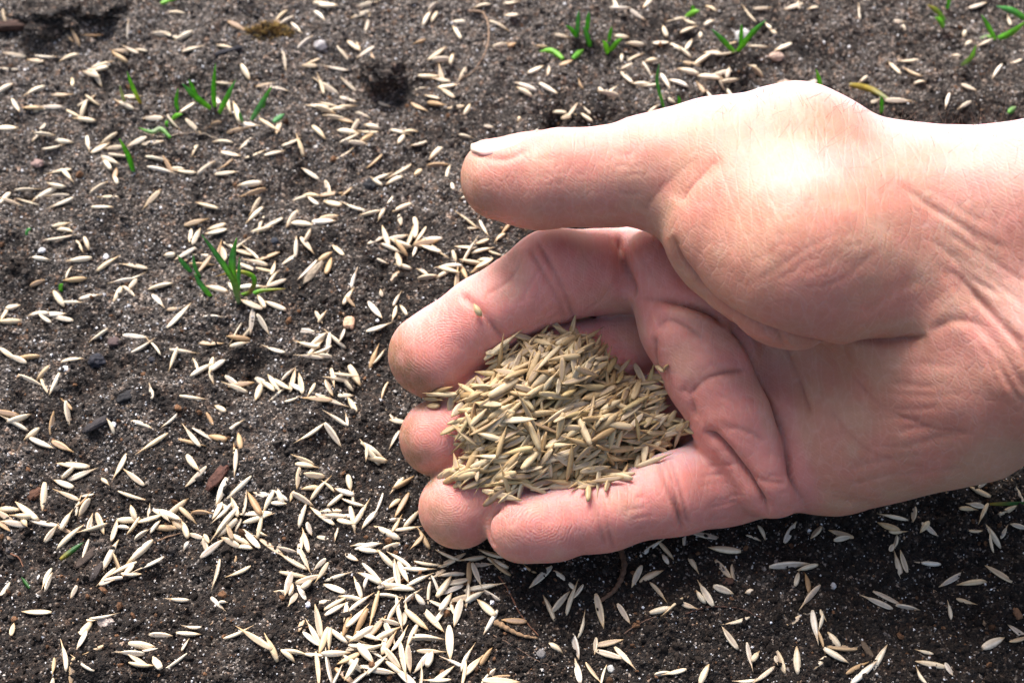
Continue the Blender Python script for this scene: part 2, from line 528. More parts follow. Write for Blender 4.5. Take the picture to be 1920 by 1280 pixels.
def make_surface(fn, lo, hi, step):
    """sparse evaluation, then surface nets, then a projection on the zero level"""
    n = np.ceil((hi - lo) / step).astype(int) + 1
    n = (np.ceil((n - 1) / 8).astype(int)) * 8 + 1
    S = step * 8
    cn = (n - 1) // 8
    gx = [lo[i] + S * (np.arange(cn[i]) + 0.5) for i in range(3)]
    C = np.stack(np.meshgrid(*gx, indexing='ij'), -1).reshape(-1, 3)
    dc = fn(C)
    act = np.abs(dc) < S * 0.95
    val = np.full(n, 1e3, dtype=np.float32)
    # fill inside blocks with negative values
    blk = np.where(dc < 0, -1e3, 1e3).reshape(cn).astype(np.float32)
    val[:-1, :-1, :-1] = np.repeat(np.repeat(np.repeat(blk, 8, 0), 8, 1), 8, 2)
    idx = np.argwhere(act.reshape(cn))
    o = np.stack(np.meshgrid(*(np.arange(9),) * 3, indexing='ij'), -1).reshape(-1, 3)
    keys = np.unique(((idx[:, None, :] * 8 + o[None]).reshape(-1, 3) * np.array([n[1] * n[2], n[2], 1])).sum(1))
    for s in range(0, len(keys), 400000):
        kk = keys[s:s + 400000]
        ijk = np.stack(np.unravel_index(kk, n), -1)
        val.reshape(-1)[kk] = fn(lo + step * ijk)
    neg = val < 0
    corner = [neg[i:n[0] - 1 + i, j:n[1] - 1 + j, k:n[2] - 1 + k] for i in (0, 1) for j in (0, 1) for k in (0, 1)]
    cnt = sum(c.astype(np.int8) for c in corner)
    cells = np.argwhere((cnt > 0) & (cnt < 8))
    cid = np.full(n - 1, -1, dtype=np.int32)
    cid[tuple(cells.T)] = np.arange(len(cells))
    pos = np.zeros((len(cells), 3))
    num = np.zeros(len(cells))
    cs = [(i, j, k) for i in (0, 1) for j in (0, 1) for k in (0, 1)]
    for a in cs:
        for ax in range(3):
            if a[ax] == 0:
                b = list(a); b[ax] = 1
                va = val[tuple((cells + a).T)].astype(float)
                vb = val[tuple((cells + b).T)].astype(float)
                m = (va < 0) != (vb < 0)
                t = np.where(m, va / np.where(m, va - vb, 1), 0)
                q = np.tile(np.array(a, float), (len(cells), 1))
                q[:, ax] += t
                pos += q * m[:, None]
                num += m
    V = lo + step * (cells + pos / num[:, None])
    faces = []
    for ax in range(3):
        u, w = (ax + 1) % 3, (ax + 2) % 3
        sl0 = [slice(1, n[i] - 1) for i in range(3)]
        sl1 = list(sl0)
        sl0[ax] = slice(0, n[ax] - 1)
        sl1[ax] = slice(1, n[ax])
        A, B = neg[tuple(sl0)], neg[tuple(sl1)]
        e = np.argwhere(A != B)
        off = np.ones(3, int); off[ax] = 0
        g = e + off
        flip = A[tuple(e.T)]
        def cell(du, dw):
            c = g.copy(); c[:, u] -= du; c[:, w] -= dw
            return cid[tuple(c.T)]
        f = np.stack([cell(1, 1), cell(0, 1), cell(0, 0), cell(1, 0)], -1)
        f[~flip] = f[~flip][:, ::-1]
        faces.append(f)
    F = np.concatenate(faces)
    F = F[(F >= 0).all(1)]
    return V, F

def grad(fn, p, e=0.12):
    k = np.array([[1, -1, -1], [-1, -1, 1], [-1, 1, -1], [1, 1, 1]], float)
    g = 0
    for v in k:
        g = g + v[None] * fn(p + e * v)[:, None]
    return g / (4 * e)

def snap(fn, V):
    g = grad(fn, V)
    g2 = np.maximum((g * g).sum(1), 0.15)
    V = V - np.clip(fn(V) / g2, -0.6, 0.6)[:, None] * g
    return V, g / np.linalg.norm(g, axis=1)[:, None]

def hit(fn, px, py, tmin=180.0):
    """first point of the surface seen at pixels (sphere tracing)"""
    d = ray(np.asarray(px, float), np.asarray(py, float))
    d = d / np.linalg.norm(d, axis=1)[:, None]
    t = np.full(len(d), tmin)
    for _ in range(90):
        t = t + np.clip(fn(CAM + d * t[:, None]), -3, 12) * 0.8
        t = np.minimum(t, 600)
    return CAM + d * t[:, None], t

# creases and folds: pixel polylines of the photograph laid on the surface (depth, half width in mm)
CREASES = [
    (1.0, 0.9, [(945, 946), (920, 965), (913, 990), (918, 1012), (926, 1028)]),
    (2.3, 1.3, [(1163, 436), (1167, 490), (1190, 562)]),
    (0.7, 1.0, [(1228, 625), (1231, 680), (1254, 708)]),
    (0.7, 1.0, [(1275, 725), (1296, 748), (1306, 786)]),
    (2.2, 1.2, [(1318, 806), (1350, 830), (1390, 880), (1418, 925), (1442, 967)]),
    (2.4, 1.2, [(1196, 560), (1270, 563), (1330, 580), (1380, 615), (1420, 660), (1450, 720), (1470, 800), (1490, 900), (1522, 972)]),
    (2.6, 1.7, [(1262, 440), (1280, 500), (1340, 570), (1400, 610), (1460, 634), (1530, 652), (1580, 658), (1640, 652), (1700, 640), (1740, 628)]),
    (0.7, 1.2, [(1400, 622), (1457, 640), (1480, 690), (1500, 740), (1524, 785)]),
    (0.8, 0.9, [(862, 548), (905, 588), (950, 642)]),
    (0.85, 0.9, [(1000, 438), (1030, 490), (1060, 550), (1078, 604)]),
    (0.4, 0.6, [(985, 452), (1015, 505), (1048, 565), (1060, 600)]),
    (0.5, 0.6, [(1110, 915), (1122, 965), (1136, 1040)]), (0.4, 0.5, [(1122, 920), (1136, 970), (1152, 1036)]), (0.3, 1.6, [(1116, 905), (1130, 968), (1146, 1045)]),
    (0.55, 0.6, [(1228, 845), (1254, 920), (1270, 960), (1284, 1010)]), (0.4, 0.5, [(1240, 850), (1263, 915), (1280, 1000)]), (0.35, 1.8, [(1240, 840), (1264, 918), (1288, 1010)]),
    (0.45, 0.5, [(1254, 848), (1276, 920), (1296, 1005)]),
    (0.8, 1.8, [(1272, 385), (1290, 352), (1315, 325), (1350, 292)]),
    (0.4, 1.6, [(1205, 402), (1225, 370), (1262, 330), (1320, 285)]),
    (0.5, 0.8, [(880, 286), (905, 293), (940, 299), (968, 292), (990, 274)]),
    (1.0, 2.0, [(1290, 742), (1330, 708), (1410, 690)]),
    (0.9, 1.6, [(1228, 612), (1260, 600), (1330, 640)]),
    (0.4, 1.2, [(1330, 812), (1380, 800), (1440, 830)]),
    (0.35, 1.0, [(1390, 880), (1430, 900), (1480, 905)]),
    (0.45, 3.0, [(1580, 690), (1650, 760), (1740, 800), (1830, 812)]),
    (0.35, 3.0, [(1545, 760), (1630, 845), (1760, 882)]),
    (0.3, 2.2, [(1500, 870), (1560, 930), (1650, 952)]),
    (0.6, 1.0, [(1740, 626), (1790, 600), (1850, 620), (1905, 700), (1930, 740)]),
    (0.6, 1.0, [(1790, 500), (1840, 570), (1900, 640), (1930, 690)]),
    (0.3, 1.5, [(1600, 600), (1680, 545), (1740, 520)]),
    (1.6, 7.0, [(1440, 690), (1500, 700), (1560, 700)]),
    (-0.5, 3.5, [(1755, 560), (1830, 640), (1920, 760)]),
    (0.25, 0.5, [(945, 648), (1000, 610), (1060, 585)]), (0.2, 0.5, [(1085, 590), (1130, 560), (1160, 520)]), (0.2, 0.5, [(905, 560), (960, 520), (985, 470)]),
    (0.2, 0.5, [(1090, 470), (1120, 500), (1150, 480)]), (0.2, 0.5, [(1200, 470), (1230, 520), (1260, 545)]),
]
_cr = random.Random(4)
def _fan(n, a0, a1, b0, b1, A, w, j=6):
    """n roughly parallel fine lines between two edges"""
    for i in range(n):
        t = (i + _cr.uniform(-0.35, 0.35)) / max(1, n - 1)
        s0, s1 = sorted((_cr.uniform(0, 0.45), _cr.uniform(0.55, 1)))
        p0 = np.array(a0) + (np.array(a1) - np.array(a0)) * t
        p1 = np.array(b0) + (np.array(b1) - np.array(b0)) * t
        q = [tuple(p0 + (p1 - p0) * (s0 + (s1 - s0) * k / 3) + np.array([_cr.uniform(-j, j), _cr.uniform(-j, j)])) for k in range(4)]
        CREASES.append((A * _cr.uniform(0.6, 1.3), w, q))
_fan(14, (1300, 300), (1560, 330), (1400, 520), (1680, 560), 0.08, 0.4, 4)      # ball of the thumb
_fan(7, (1330, 520), (1560, 620), (1560, 400), (1760, 480), 0.09, 0.6, 8)
_fan(16, (1640, 300), (1790, 560), (1940, 470), (1940, 830), 0.24, 0.7, 7)      # wrist
_fan(8, (1790, 300), (1930, 380), (1840, 640), (1945, 700), 0.16, 0.6, 7)
_fan(6, (1160, 905), (1165, 1000), (1230, 885), (1240, 985), 0.2, 0.4, 2)       # little finger
_fan(7, (1285, 850), (1300, 985), (1385, 845), (1410, 960), 0.22, 0.4, 2)
_fan(6, (1000, 300), (1030, 420), (1060, 300), (1110, 420), 0.08, 0.4, 4)       # thumb
_fan(7, (1080, 270), (1180, 410), (1220, 250), (1240, 400), 0.10, 0.5, 5)
_fan(6, (1130, 600), (1150, 680), (1210, 590), (1225, 690), 0.16, 0.4, 3)       # root of the middle finger
_fan(9, (1250, 590), (1340, 800), (1400, 640), (1460, 860), 0.2, 0.7, 5)        # roll under the fingers
_fan(6, (1420, 820), (1440, 950), (1490, 830), (1510, 960), 0.18, 0.5, 3)
_fan(10, (1540, 680), (1560, 940), (1830, 690), (1860, 880), 0.16, 0.7, 8)      # heel of the hand
_fan(5, (1000, 640), (960, 600), (1080, 560), (1040, 470), 0.14, 0.4, 3)

def spline(pts, n):
    pts = np.array(pts, float)
    q = np.vstack([2 * pts[0] - pts[1], pts, 2 * pts[-1] - pts[-2]])
    out = []
    for i in range(1, len(q) - 2):
        t = np.linspace(0, 1, n, endpoint=False)[:, None]
        a, b, c, d = q[i - 1], q[i], q[i + 1], q[i + 2]
        out.append(0.5 * (2 * b + (c - a) * t + (2 * a - 5 * b + 4 * c - d) * t * t + (3 * b - a - 3 * c + d) * t ** 3))
    out.append(q[-2:-1])
    return np.vstack(out)

def crease_depth(V, fn, creases):
    D = np.zeros(len(V)); S = np.zeros(len(V))
    allp, own = [], []
    for A, w, pts in creases:
        ln = np.abs(np.diff(np.array(pts, float), axis=0)).sum() / (len(pts) - 1)
        s = spline(pts, max(3, int(ln / 7)))
        allp.append(s); own.append(len(s))
    H, T = hit(fn, np.vstack(allp)[:, 0], np.vstack(allp)[:, 1])
    k = 0
    for (A, w, pts), n in zip(creases, own):
        h, t = H[k:k + n], T[k:k + n]
        k += n
        ok = t < 420
        h = h[ok]
        if len(h) < 2:
            continue
        lo, hi = h.min(0) - 3 * w, h.max(0) + 3 * w
        ids = np.nonzero(((V > lo) & (V < hi)).all(1))[0]
        # fades towards both ends
        fade = np.minimum(1, np.minimum(np.arange(len(h)), np.arange(len(h))[::-1]) / max(1.0, 0.12 * len(h)))
        best = np.full(len(ids), 1e3); fd = np.zeros(len(ids))
        q = V[ids]
        for i in range(len(h) - 1):
            ab = h[i + 1] - h[i]
            if ab @ ab > 64:
                continue
            tt = np.clip(((q - h[i]) @ ab) / (ab @ ab + 1e-9), 0, 1)
            r = q - h[i] - tt[:, None] * ab
            r2 = np.einsum('ij,ij->i', r, r)
            m = r2 < best
            best[m] = r2[m]; fd[m] = fade[i] + (fade[i + 1] - fade[i]) * tt[m]
        nz = fd * (0.85 + 0.45 * noise3(q, 5.0, 41))           # no fold is equally deep all along
        if w > 5:
            D[ids] += A * np.exp(-best / (w * w))
        elif A > 0.95:          # a soft valley with a sharp line along its bottom
            sharp = np.exp(-best / 0.28) * nz
            D[ids] += A * (0.65 * fd * np.exp(-best / (w * w * 1.9)) + 0.55 * sharp)
            S[ids] = np.maximum(S[ids], sharp)
        elif A > 0.3:
            sharp = np.exp(-best / 0.22) * np.clip(nz * 1.3 - 0.35, 0, 1)
            D[ids] += A * nz * (0.75 * np.exp(-best / (w * w * 1.6)) + 0.35 * sharp)
            S[ids] = np.maximum(S[ids], 0.5 * sharp)
        else:
            D[ids] += A * nz * np.exp(-best / (w * w))
    return D, S
# ---------------------------------------------------------------- the hand as an object
def sstep(a, b, x):
    t = np.clip((x - a) / (b - a), 0, 1)
    return t * t * (3 - 2 * t)

HO = P(1420, 930, 0)                      # where the edge of the hand meets the soil
hv, hf = make_surface(hand_base, *HAND_BOX, 0.47)
hv, hn = snap(hand_base, hv)
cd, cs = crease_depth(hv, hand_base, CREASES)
# slow unevenness of the flesh
lump = 0.45 * noise3(hv, 11.0, 3) + 0.14 * noise3(hv, 4.0, 4)
hv0 = hv.copy()
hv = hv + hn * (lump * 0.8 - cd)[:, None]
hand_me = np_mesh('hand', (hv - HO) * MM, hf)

def far_from(pts, p):
    d = None
    for (a, ra), (b, rb) in zip(pts[:-1], pts[1:]):
        c = cone_exact(p, a, b, ra, rb)
        d = c if d is None else np.minimum(d, c)
    return d

pink = np.zeros(len(hv)); dirt = np.zeros(len(hv))
for nm, pts in FINGERS.items():
    pink = np.maximum(pink, 1 - sstep(0.3, 3.0, far_from(pts[1:], hv0)))
    T, D_ = pts[-1][0], pts[-2][0]
    ax = (T - D_) / np.linalg.norm(T - D_)
    s = (hv0 - T) @ ax
    near = 1 - sstep(12, 15, np.linalg.norm(hv0 - T, axis=1))
    dirt = np.maximum(dirt, sstep(-2.5, 6.0, s) * near * (0.2 if nm == 'pinky' else 0.6 if nm == 'ring' else 1.0))
pink = np.maximum(pink, 0.9 * (1 - sstep(0.4, 4.0, far_from(ROLL, hv0))))
tt = far_from(THUMB[1:], hv0)
pink = np.maximum(pink, 0.45 * (1 - sstep(0.5, 4.0, tt)))
T = THUMB[-1][0]; ax = (THUMB[-1][0] - THUMB[-3][0]); ax /= np.linalg.norm(ax)
lowside = -((hv0 - THUMB[-2][0]) @ UPV)
dirt = np.maximum(dirt, sstep(-2, 9, (hv0 - T) @ ax + 0.55 * lowside) * (1 - sstep(16, 26, np.linalg.norm(hv0 - T, axis=1))) * 0.9)
dirt = dirt * (0.9 + 0.5 * noise3(hv0, 2.2, 8)).clip(0, 1.2)
# paler dorsal and wrist skin, whitened where it faces up to paint the highlight
back_highlight = sstep(-0.05, 0.75, hn @ (UPV * 0.85 + FWD * 0.5)) * (0.55 + 0.45 * sstep(5, 60, hv0[:, 0]))
back_highlight = np.maximum(back_highlight, 0.55 * sstep(70, 110, hv0[:, 0]) * sstep(-0.5, 0.5, hn @ UPV))
add_attr(hand_me, 'back_highlight', back_highlight)
add_attr(hand_me, 'pink', pink)
add_attr(hand_me, 'dirt', dirt.clip(0, 1))
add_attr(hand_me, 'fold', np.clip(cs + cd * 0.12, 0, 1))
add_attr(hand_me, 'blotch', 0.5 + 0.35 * noise3(hv0, 14, 11) + 0.25 * noise3(hv0, 5, 12))

def skin_material():
    m, nt, N, L, B = mat_new('skin')
    pos = N.new('ShaderNodeTexCoord').outputs['Object']
    pk, dr, fo, bl = [attr(N, n).outputs['Fac'] for n in ('pink', 'dirt', 'fold', 'blotch')]
    c = mix_col(N, L, pk, (0.53, 0.255, 0.168), (0.69, 0.262, 0.228))
    c = mix_col(N, L, ramp(N, L, bl, [(0.35, 0.0), (0.75, 0.65)]), c, (0.62, 0.215, 0.165))
    c = mix_col(N, L, ramp(N, L, bl, [(0.25, 0.5), (0.45, 0.0)]), c, (0.57, 0.34, 0.225))
    c = mix_col(N, L, attr(N, 'back_highlight').outputs['Fac'], c, (0.72, 0.485, 0.50))  # pale dorsal skin with the painted highlight mixed in
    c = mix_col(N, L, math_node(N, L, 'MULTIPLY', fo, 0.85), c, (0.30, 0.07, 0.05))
    fine = tex_noise(N, L, pos, 420, 4)
    c = mix_col(N, L, 0.18, c, ramp(N, L, fine.outputs['Fac'], [(0.3, (0.50, 0.24, 0.16)), (0.7, (0.72, 0.43, 0.31))]))
    speck = tex_noise(N, L, pos, 1900, 3, 0.7)
    dmask = math_node(N, L, 'MULTIPLY', dr, ramp(N, L, speck.outputs['Fac'], [(0.40, 1.0), (0.70, 0.55)]))
    c = mix_col(N, L, dmask, c, (0.28, 0.15, 0.078))
    L.new(c, B.inputs['Base Color'])
    B.inputs['Roughness'].default_value = 0.48
    B.inputs['Specular IOR Level'].default_value = 0.28
    B.inputs['Subsurface Weight'].default_value = 1.0
    B.inputs['Subsurface Radius'].default_value = (1.0, 0.36, 0.20)
    B.inputs['Subsurface Scale'].default_value = 0.0016
    # ridges of the finger pads: rings round the middle of each pad
    prints = None
    wob = tex_noise(N, L, pos, 190, 2)
    for (px, py, R) in ((838, 655, 10.0), (1012, 985, 8.0), (845, 940, 8.0), (795, 820, 8.5)):
        c3 = (hit(hand_base, [px], [py])[0][0] - HO) * MM
        v = N.new('ShaderNodeVectorMath'); v.operation = 'SUBTRACT'
        L.new(pos, v.inputs[0]); v.inputs[1].default_value = tuple(c3)
        sc = N.new('ShaderNodeVectorMath'); sc.operation = 'MULTIPLY'
        L.new(v.outputs[0], sc.inputs[0]); sc.inputs[1].default_value = (0.75, 1.0, 1.0)
        ln = N.new('ShaderNodeVectorMath'); ln.operation = 'LENGTH'
        L.new(sc.outputs[0], ln.inputs[0])
        r = math_node(N, L, 'ADD', ln.outputs['Value'], math_node(N, L, 'MULTIPLY', wob.outputs['Fac'], 0.0032))
        s = math_node(N, L, 'SINE', math_node(N, L, 'MULTIPLY', r, 2 * math.pi / 0.00058))
        mk = N.new('ShaderNodeMapRange'); mk.interpolation_type = 'SMOOTHSTEP'
        L.new(ln.outputs['Value'], mk.inputs[0])
        mk.inputs[1].default_value = R * MM * 0.6; mk.inputs[2].default_value = R * MM * 1.1
        mk.inputs[3].default_value = 1.0; mk.inputs[4].default_value = 0.0
        t = math_node(N, L, 'MULTIPLY', s, mk.outputs[0])
        prints = t if prints is None else math_node(N, L, 'ADD', prints, t)
    # fine grooves elsewhere on the palm
    w = N.new('ShaderNodeTexWave')
    w.wave_type = 'BANDS'; w.bands_direction = 'DIAGONAL'
    w.inputs['Scale'].default_value = 520; w.inputs['Distortion'].default_value = 12.0
    w.inputs['Detail'].default_value = 2; w.inputs['Detail Scale'].default_value = 0.4
    L.new(pos, w.inputs['Vector'])
    ve = tex_voronoi(N, L, pos, 620, 'DISTANCE_TO_EDGE')
    line = ramp(N, L, ve.outputs['Distance'], [(0.0, 0.0), (0.12, 1.0)])
    mp = N.new('ShaderNodeMapping')
    mp.inputs['Rotation'].default_value = (0.4, 0.3, 0.75)
    mp.inputs['Scale'].default_value = (1.0, 0.16, 0.5)
    L.new(pos, mp.inputs['Vector'])
    ve2 = tex_voronoi(N, L, mp.outputs[0], 560, 'DISTANCE_TO_EDGE')
    line2 = ramp(N, L, ve2.outputs['Distance'], [(0.0, 0.0), (0.10, 1.0)])
    dry = math_node(N, L, 'MULTIPLY', math_node(N, L, 'SUBTRACT', 1.0, line2), math_node(N, L, 'MULTIPLY', fine.outputs['Fac'], 0.16))
    dry = math_node(N, L, 'ADD', dry, math_node(N, L, 'MULTIPLY', math_node(N, L, 'SUBTRACT', 1.0, line), 0.04))
    L.new(mix_col(N, L, dry, c, (0.80, 0.60, 0.52)), B.inputs['Base Color'])
    h = math_node(N, L, 'ADD', math_node(N, L, 'MULTIPLY', w.outputs['Fac'], 0.14), math_node(N, L, 'MULTIPLY', line, 0.2))
    h = math_node(N, L, 'ADD', h, math_node(N, L, 'MULTIPLY', line2, 0.34))
    h = math_node(N, L, 'ADD', h, math_node(N, L, 'MULTIPLY', fine.outputs['Fac'], 0.7))
    nrm = bump(N, L, h, 0.75, 0.00016)
    nrm = bump(N, L, prints, 0.32, 0.00006, nrm)
    L.new(nrm, B.inputs['Normal'])
    rg = ramp(N, L, fine.outputs['Fac'], [(0.3, 0.42), (0.7, 0.58)])
    L.new(rg, B.inputs['Roughness'])
    return m

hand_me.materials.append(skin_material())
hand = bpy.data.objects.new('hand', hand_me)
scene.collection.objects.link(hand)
hand.location = Vector(HO * MM)
tag(hand, 'open cupped right hand and bare wrist holding grass seed just above the soil', 'hand')

# thumbnail: a curved plate traced over the end of the thumb
def make_nail():
    a0, a1 = P(890, 316, 58), P(990, 330, 59)
    ax = (a1 - a0) / np.linalg.norm(a1 - a0)
    nd = UPV * 0.95 - FWD * 0.22
    nd = nd - ax * (nd @ ax); nd /= np.linalg.norm(nd)
    sd_ = np.cross(ax, nd)
    ns, nt_ = 15, 17
    pts = []
    for i in range(ns):
        s = i / (ns - 1)
        half = 58 * (1 - 0.25 * s ** 3) * (1 - 0.25 * max(0, 0.25 - s) / 0.25)
        for j in range(nt_):
            u = -1 + 2 * j / (nt_ - 1)
            th = rad(half * u)
            dr = nd * math.cos(th) + sd_ * math.sin(th)
            ss = s - 0.10 * (1 - u * u) * (1 - s) * 1.0 + 0.12 * (1 - u * u) * (s ** 4)
            pts.append((a0 + (a1 - a0) * ss, dr))
    O = np.array([q[0] for q in pts]); D = np.array([q[1] for q in pts])
    t = np.full(len(O), 17.0)
    for _ in range(40):
        t = t - hand_base(O + D * t[:, None]) * 0.9
    S = np.repeat(np.linspace(0, 1, ns), nt_)
    t = np.clip(t, 5.0, 12)
    # the free end stands clear of the flesh
    tm = t.reshape(ns, nt_)
    tm[:4] = np.maximum(tm[:4], tm[4][None] - np.array([1.8, 1.1, 0.55, 0.2])[:, None])
    t = tm.ravel()
    U = np.tile(np.linspace(-1, 1, nt_), ns)
    top = O + D * (t + 0.22 - 0.40 * sstep(0.75, 1.0, S) - 0.34 * sstep(0.72, 1.0, np.abs(U)) * sstep(0.1, 0.25, S))[:, None]
    bot = O + D * (t - 1.1)[:, None]
    n = len(top)
    V = np.vstack([top, bot]) - HO
    F = []
    for i in range(ns - 1):
        for j in range(nt_ - 1):
            q = i * nt_ + j
            F.append((q, q + 1, q + nt_ + 1, q + nt_)); F.append((q + n, q + nt_ + n, q + nt_ + 1 + n, q + 1 + n))
    rim = [j for j in range(nt_)] + [i * nt_ + nt_ - 1 for i in range(1, ns)] + [(ns - 1) * nt_ + j for j in range(nt_ - 2, -1, -1)] + [i * nt_ for i in range(ns - 2, 0, -1)]
    for a, b in zip(rim, rim[1:] + rim[:1]):
        F.append((a, a + n, b + n, b))
    m, nt, N, L, B = mat_new('nail')
    pl = attr(N, 'free').outputs['Fac']
    L.new(mix_col(N, L, pl, (0.70, 0.42, 0.36), (0.68, 0.56, 0.44)), B.inputs['Base Color'])
    B.inputs['Roughness'].default_value = 0.32
    B.inputs['Subsurface Weight'].default_value = 0.5
    B.inputs['Subsurface Radius'].default_value = (1.0, 0.4, 0.25)
    B.inputs['Subsurface Scale'].default_value = 0.001
    o = link('thumbnail', V * MM, F, m, hand)
    add_attr(o.data, 'free', np.tile(1 - sstep(0.12, 0.22, S), 2))
    return o
thumbnail = make_nail()

# fine hairs of the wrist
def make_hair():
    px, py = [], []
    r = random.Random(5)
    for _ in range(150):
        x = 1290 + 640 * r.random() ** 0.75
        top = np.interp(x, [1290, 1390, 1470, 1560, 1660, 1780, 1920], [190, 178, 164, 182, 211, 228, 223])
        px.append(x); py.append(top + 5 + 30 * r.random() ** 2 if r.random() < 0.7 else top + 30 + r.random() * 260 * (x - 1290) / 640)
    Hh, Tt = hit(hand_base, px, py)
    nn = grad(hand_base, Hh); nn /= np.linalg.norm(nn, axis=1)[:, None]
    V, F = [], []
    for q, n in zip(Hh, nn):
        L_ = r.uniform(2.5, 7.5)
        side = np.array([r.uniform(-0.6, 0.9), r.uniform(-0.3, 0.5), r.uniform(-0.2, 0.5)])
        side -= n * (side @ n)
        bend = np.array([r.uniform(-1, 1), r.uniform(-.6, .6), r.uniform(-0.5, .3)])
        d = n * 0.55 + side
        d /= np.linalg.norm(d)
        b1 = np.cross(d, [0.3, 0.2, 0.9]); b1 /= np.linalg.norm(b1); b2 = np.cross(d, b1)
        base = len(V); K = 8
        for i in range(K):
            s = i / (K - 1)
            c = q - n * 0.2 + d * L_ * s + bend * L_ * 0.28 * s * s
            rr = 0.034 * (1 - 0.75 * s)
            for k in range(3):
                a = k * 2.0944
                V.append(c + rr * (b1 * math.cos(a) + b2 * math.sin(a)) - HO)
        for i in range(K - 1):
            for k in range(3):
                F.append((base + i * 3 + k, base + i * 3 + (k + 1) % 3, base + i * 3 + 3 + (k + 1) % 3, base + i * 3 + 3 + k))
    m, nt, N, L, B = mat_new('hair')
    n = tex_noise(N, L, None, 300, 2)
    L.new(ramp(N, L, n.outputs['Fac'], [(0.35, (0.06, 0.035, 0.02)), (0.7, (0.20, 0.13, 0.08))]), B.inputs['Base Color'])
    o = link('hair', np.array(V) * MM, F, m, hand)
    o['kind'] = 'stuff'
    return o
make_hair()
# ---------------------------------------------------------------- grass seed
def seed_material(name, gain, ramp_stops):
    m, nt, N, L, B = mat_new(name)
    inf = N.new('ShaderNodeObjectInfo')
    rnd = math_node(N, L, 'FRACT', math_node(N, L, 'ADD', inf.outputs['Random'], attr(N, 'rnd').outputs['Fac']))
    c = mix_col(N, L, 1.0, ramp(N, L, rnd, ramp_stops), (gain, gain, gain), 'MULTIPLY')
    pos = N.new('ShaderNodeTexCoord').outputs['UV']
    shade = attr(N, 'shade').outputs['Fac']           # veins and edges of the husk
    groove = attr(N, 'groove').outputs['Fac']         # the dull strip between the husk edges
    n = tex_noise(N, L, N.new('ShaderNodeNewGeometry').outputs['Position'], 900, 3)
    c = mix_col(N, L, math_node(N, L, 'MULTIPLY', shade, 0.9), c, (0.44, 0.26, 0.10))
    c = mix_col(N, L, math_node(N, L, 'MULTIPLY', groove, 0.75), c, (0.27, 0.20, 0.165))
    c = mix_col(N, L, 1.0, c, ramp(N, L, n.outputs['Fac'], [(0.3, 0.86), (0.7, 1.1)]), 'MULTIPLY')
    L.new(c, B.inputs['Base Color'])
    B.inputs['Roughness'].default_value = 0.5
    B.inputs['Specular IOR Level'].default_value = 0.4
    B.inputs['Subsurface Weight'].default_value = 0.0
    return m

SEED_PALE = seed_material('pale_seed', 1.07, [(0.0, (0.70, 0.59, 0.41)), (0.35, (0.80, 0.72, 0.55)), (0.65, (0.68, 0.54, 0.34)), (0.82, (0.80, 0.75, 0.63)), (0.93, (0.58, 0.42, 0.24)), (1.0, (0.34, 0.20, 0.10))])  # paler seed tones, for the seeds on the soil
SEED_TAN = seed_material('tan_seed', 1.22, [(0.0, (0.38, 0.265, 0.13)), (0.25, (0.50, 0.385, 0.215)), (0.5, (0.31, 0.205, 0.09)), (0.7, (0.60, 0.50, 0.325)), (0.87, (0.38, 0.295, 0.13)), (1.0, (0.20, 0.12, 0.055))])  # tan, darker seed tones, for the handful

def seed_shape(width, thick, groove, tip, base, bend, split=0.0, rings=9, seg=10):
    """a husked grass seed, 6.4 mm long along X, lying flat; returns verts (mm), faces, shade, groove"""
    L_ = 6.4
    V, F, SH, GR = [], [], [], []
    for i in range(rings):
        s = i / (rings - 1)
        x = (s - 0.5) * L_ + (1.0 if i == rings - 1 and tip > 1.15 else 0.0)
        prof = float(np.interp(s, [0, .05, .16, .33, .55, .75, .9, 1], [base * 0.85, base + 0.1, .84, 1, .97, .74 - 0.06 * tip, .40 - 0.08 * tip, .06]))
        w, t = width * prof / 2, thick * prof / 2
        zc = bend * (4 * (s - 0.5) ** 2) 
        for k in range(seg):
            a = 2 * math.pi * k / seg
            y, z = w * math.cos(a), t * math.sin(a)
            top = abs(((a - math.pi / 2 + math.pi) % (2 * math.pi)) - math.pi)
            g = 0.0
            if groove > 0 and top < 0.75 and 0.08 < s < 0.86:
                z -= groove * t * (1 - top / 0.75) * 1.3
                g = 1 - top / 0.75
            V.append((x, y, z + zc))
            GR.append(min(1.0, g * 1.2) if groove > 0 else 0.0)
            SH.append((0.75 if k % 2 == 0 else 0.0) * (0.35 + 0.65 * s) + (0.4 if s > 0.85 else 0) + (0.35 if s < 0.06 else 0))
    for i in range(rings - 1):
        for k in range(seg):
            F.append((i * seg + k, i * seg + (k + 1) % seg, (i + 1) * seg + (k + 1) % seg, (i + 1) * seg + k))
    F.append(tuple(range(seg))[::-1])
    F.append(tuple((rings - 1) * seg + k for k in range(seg)))
    return np.array(V), F, SH, GR

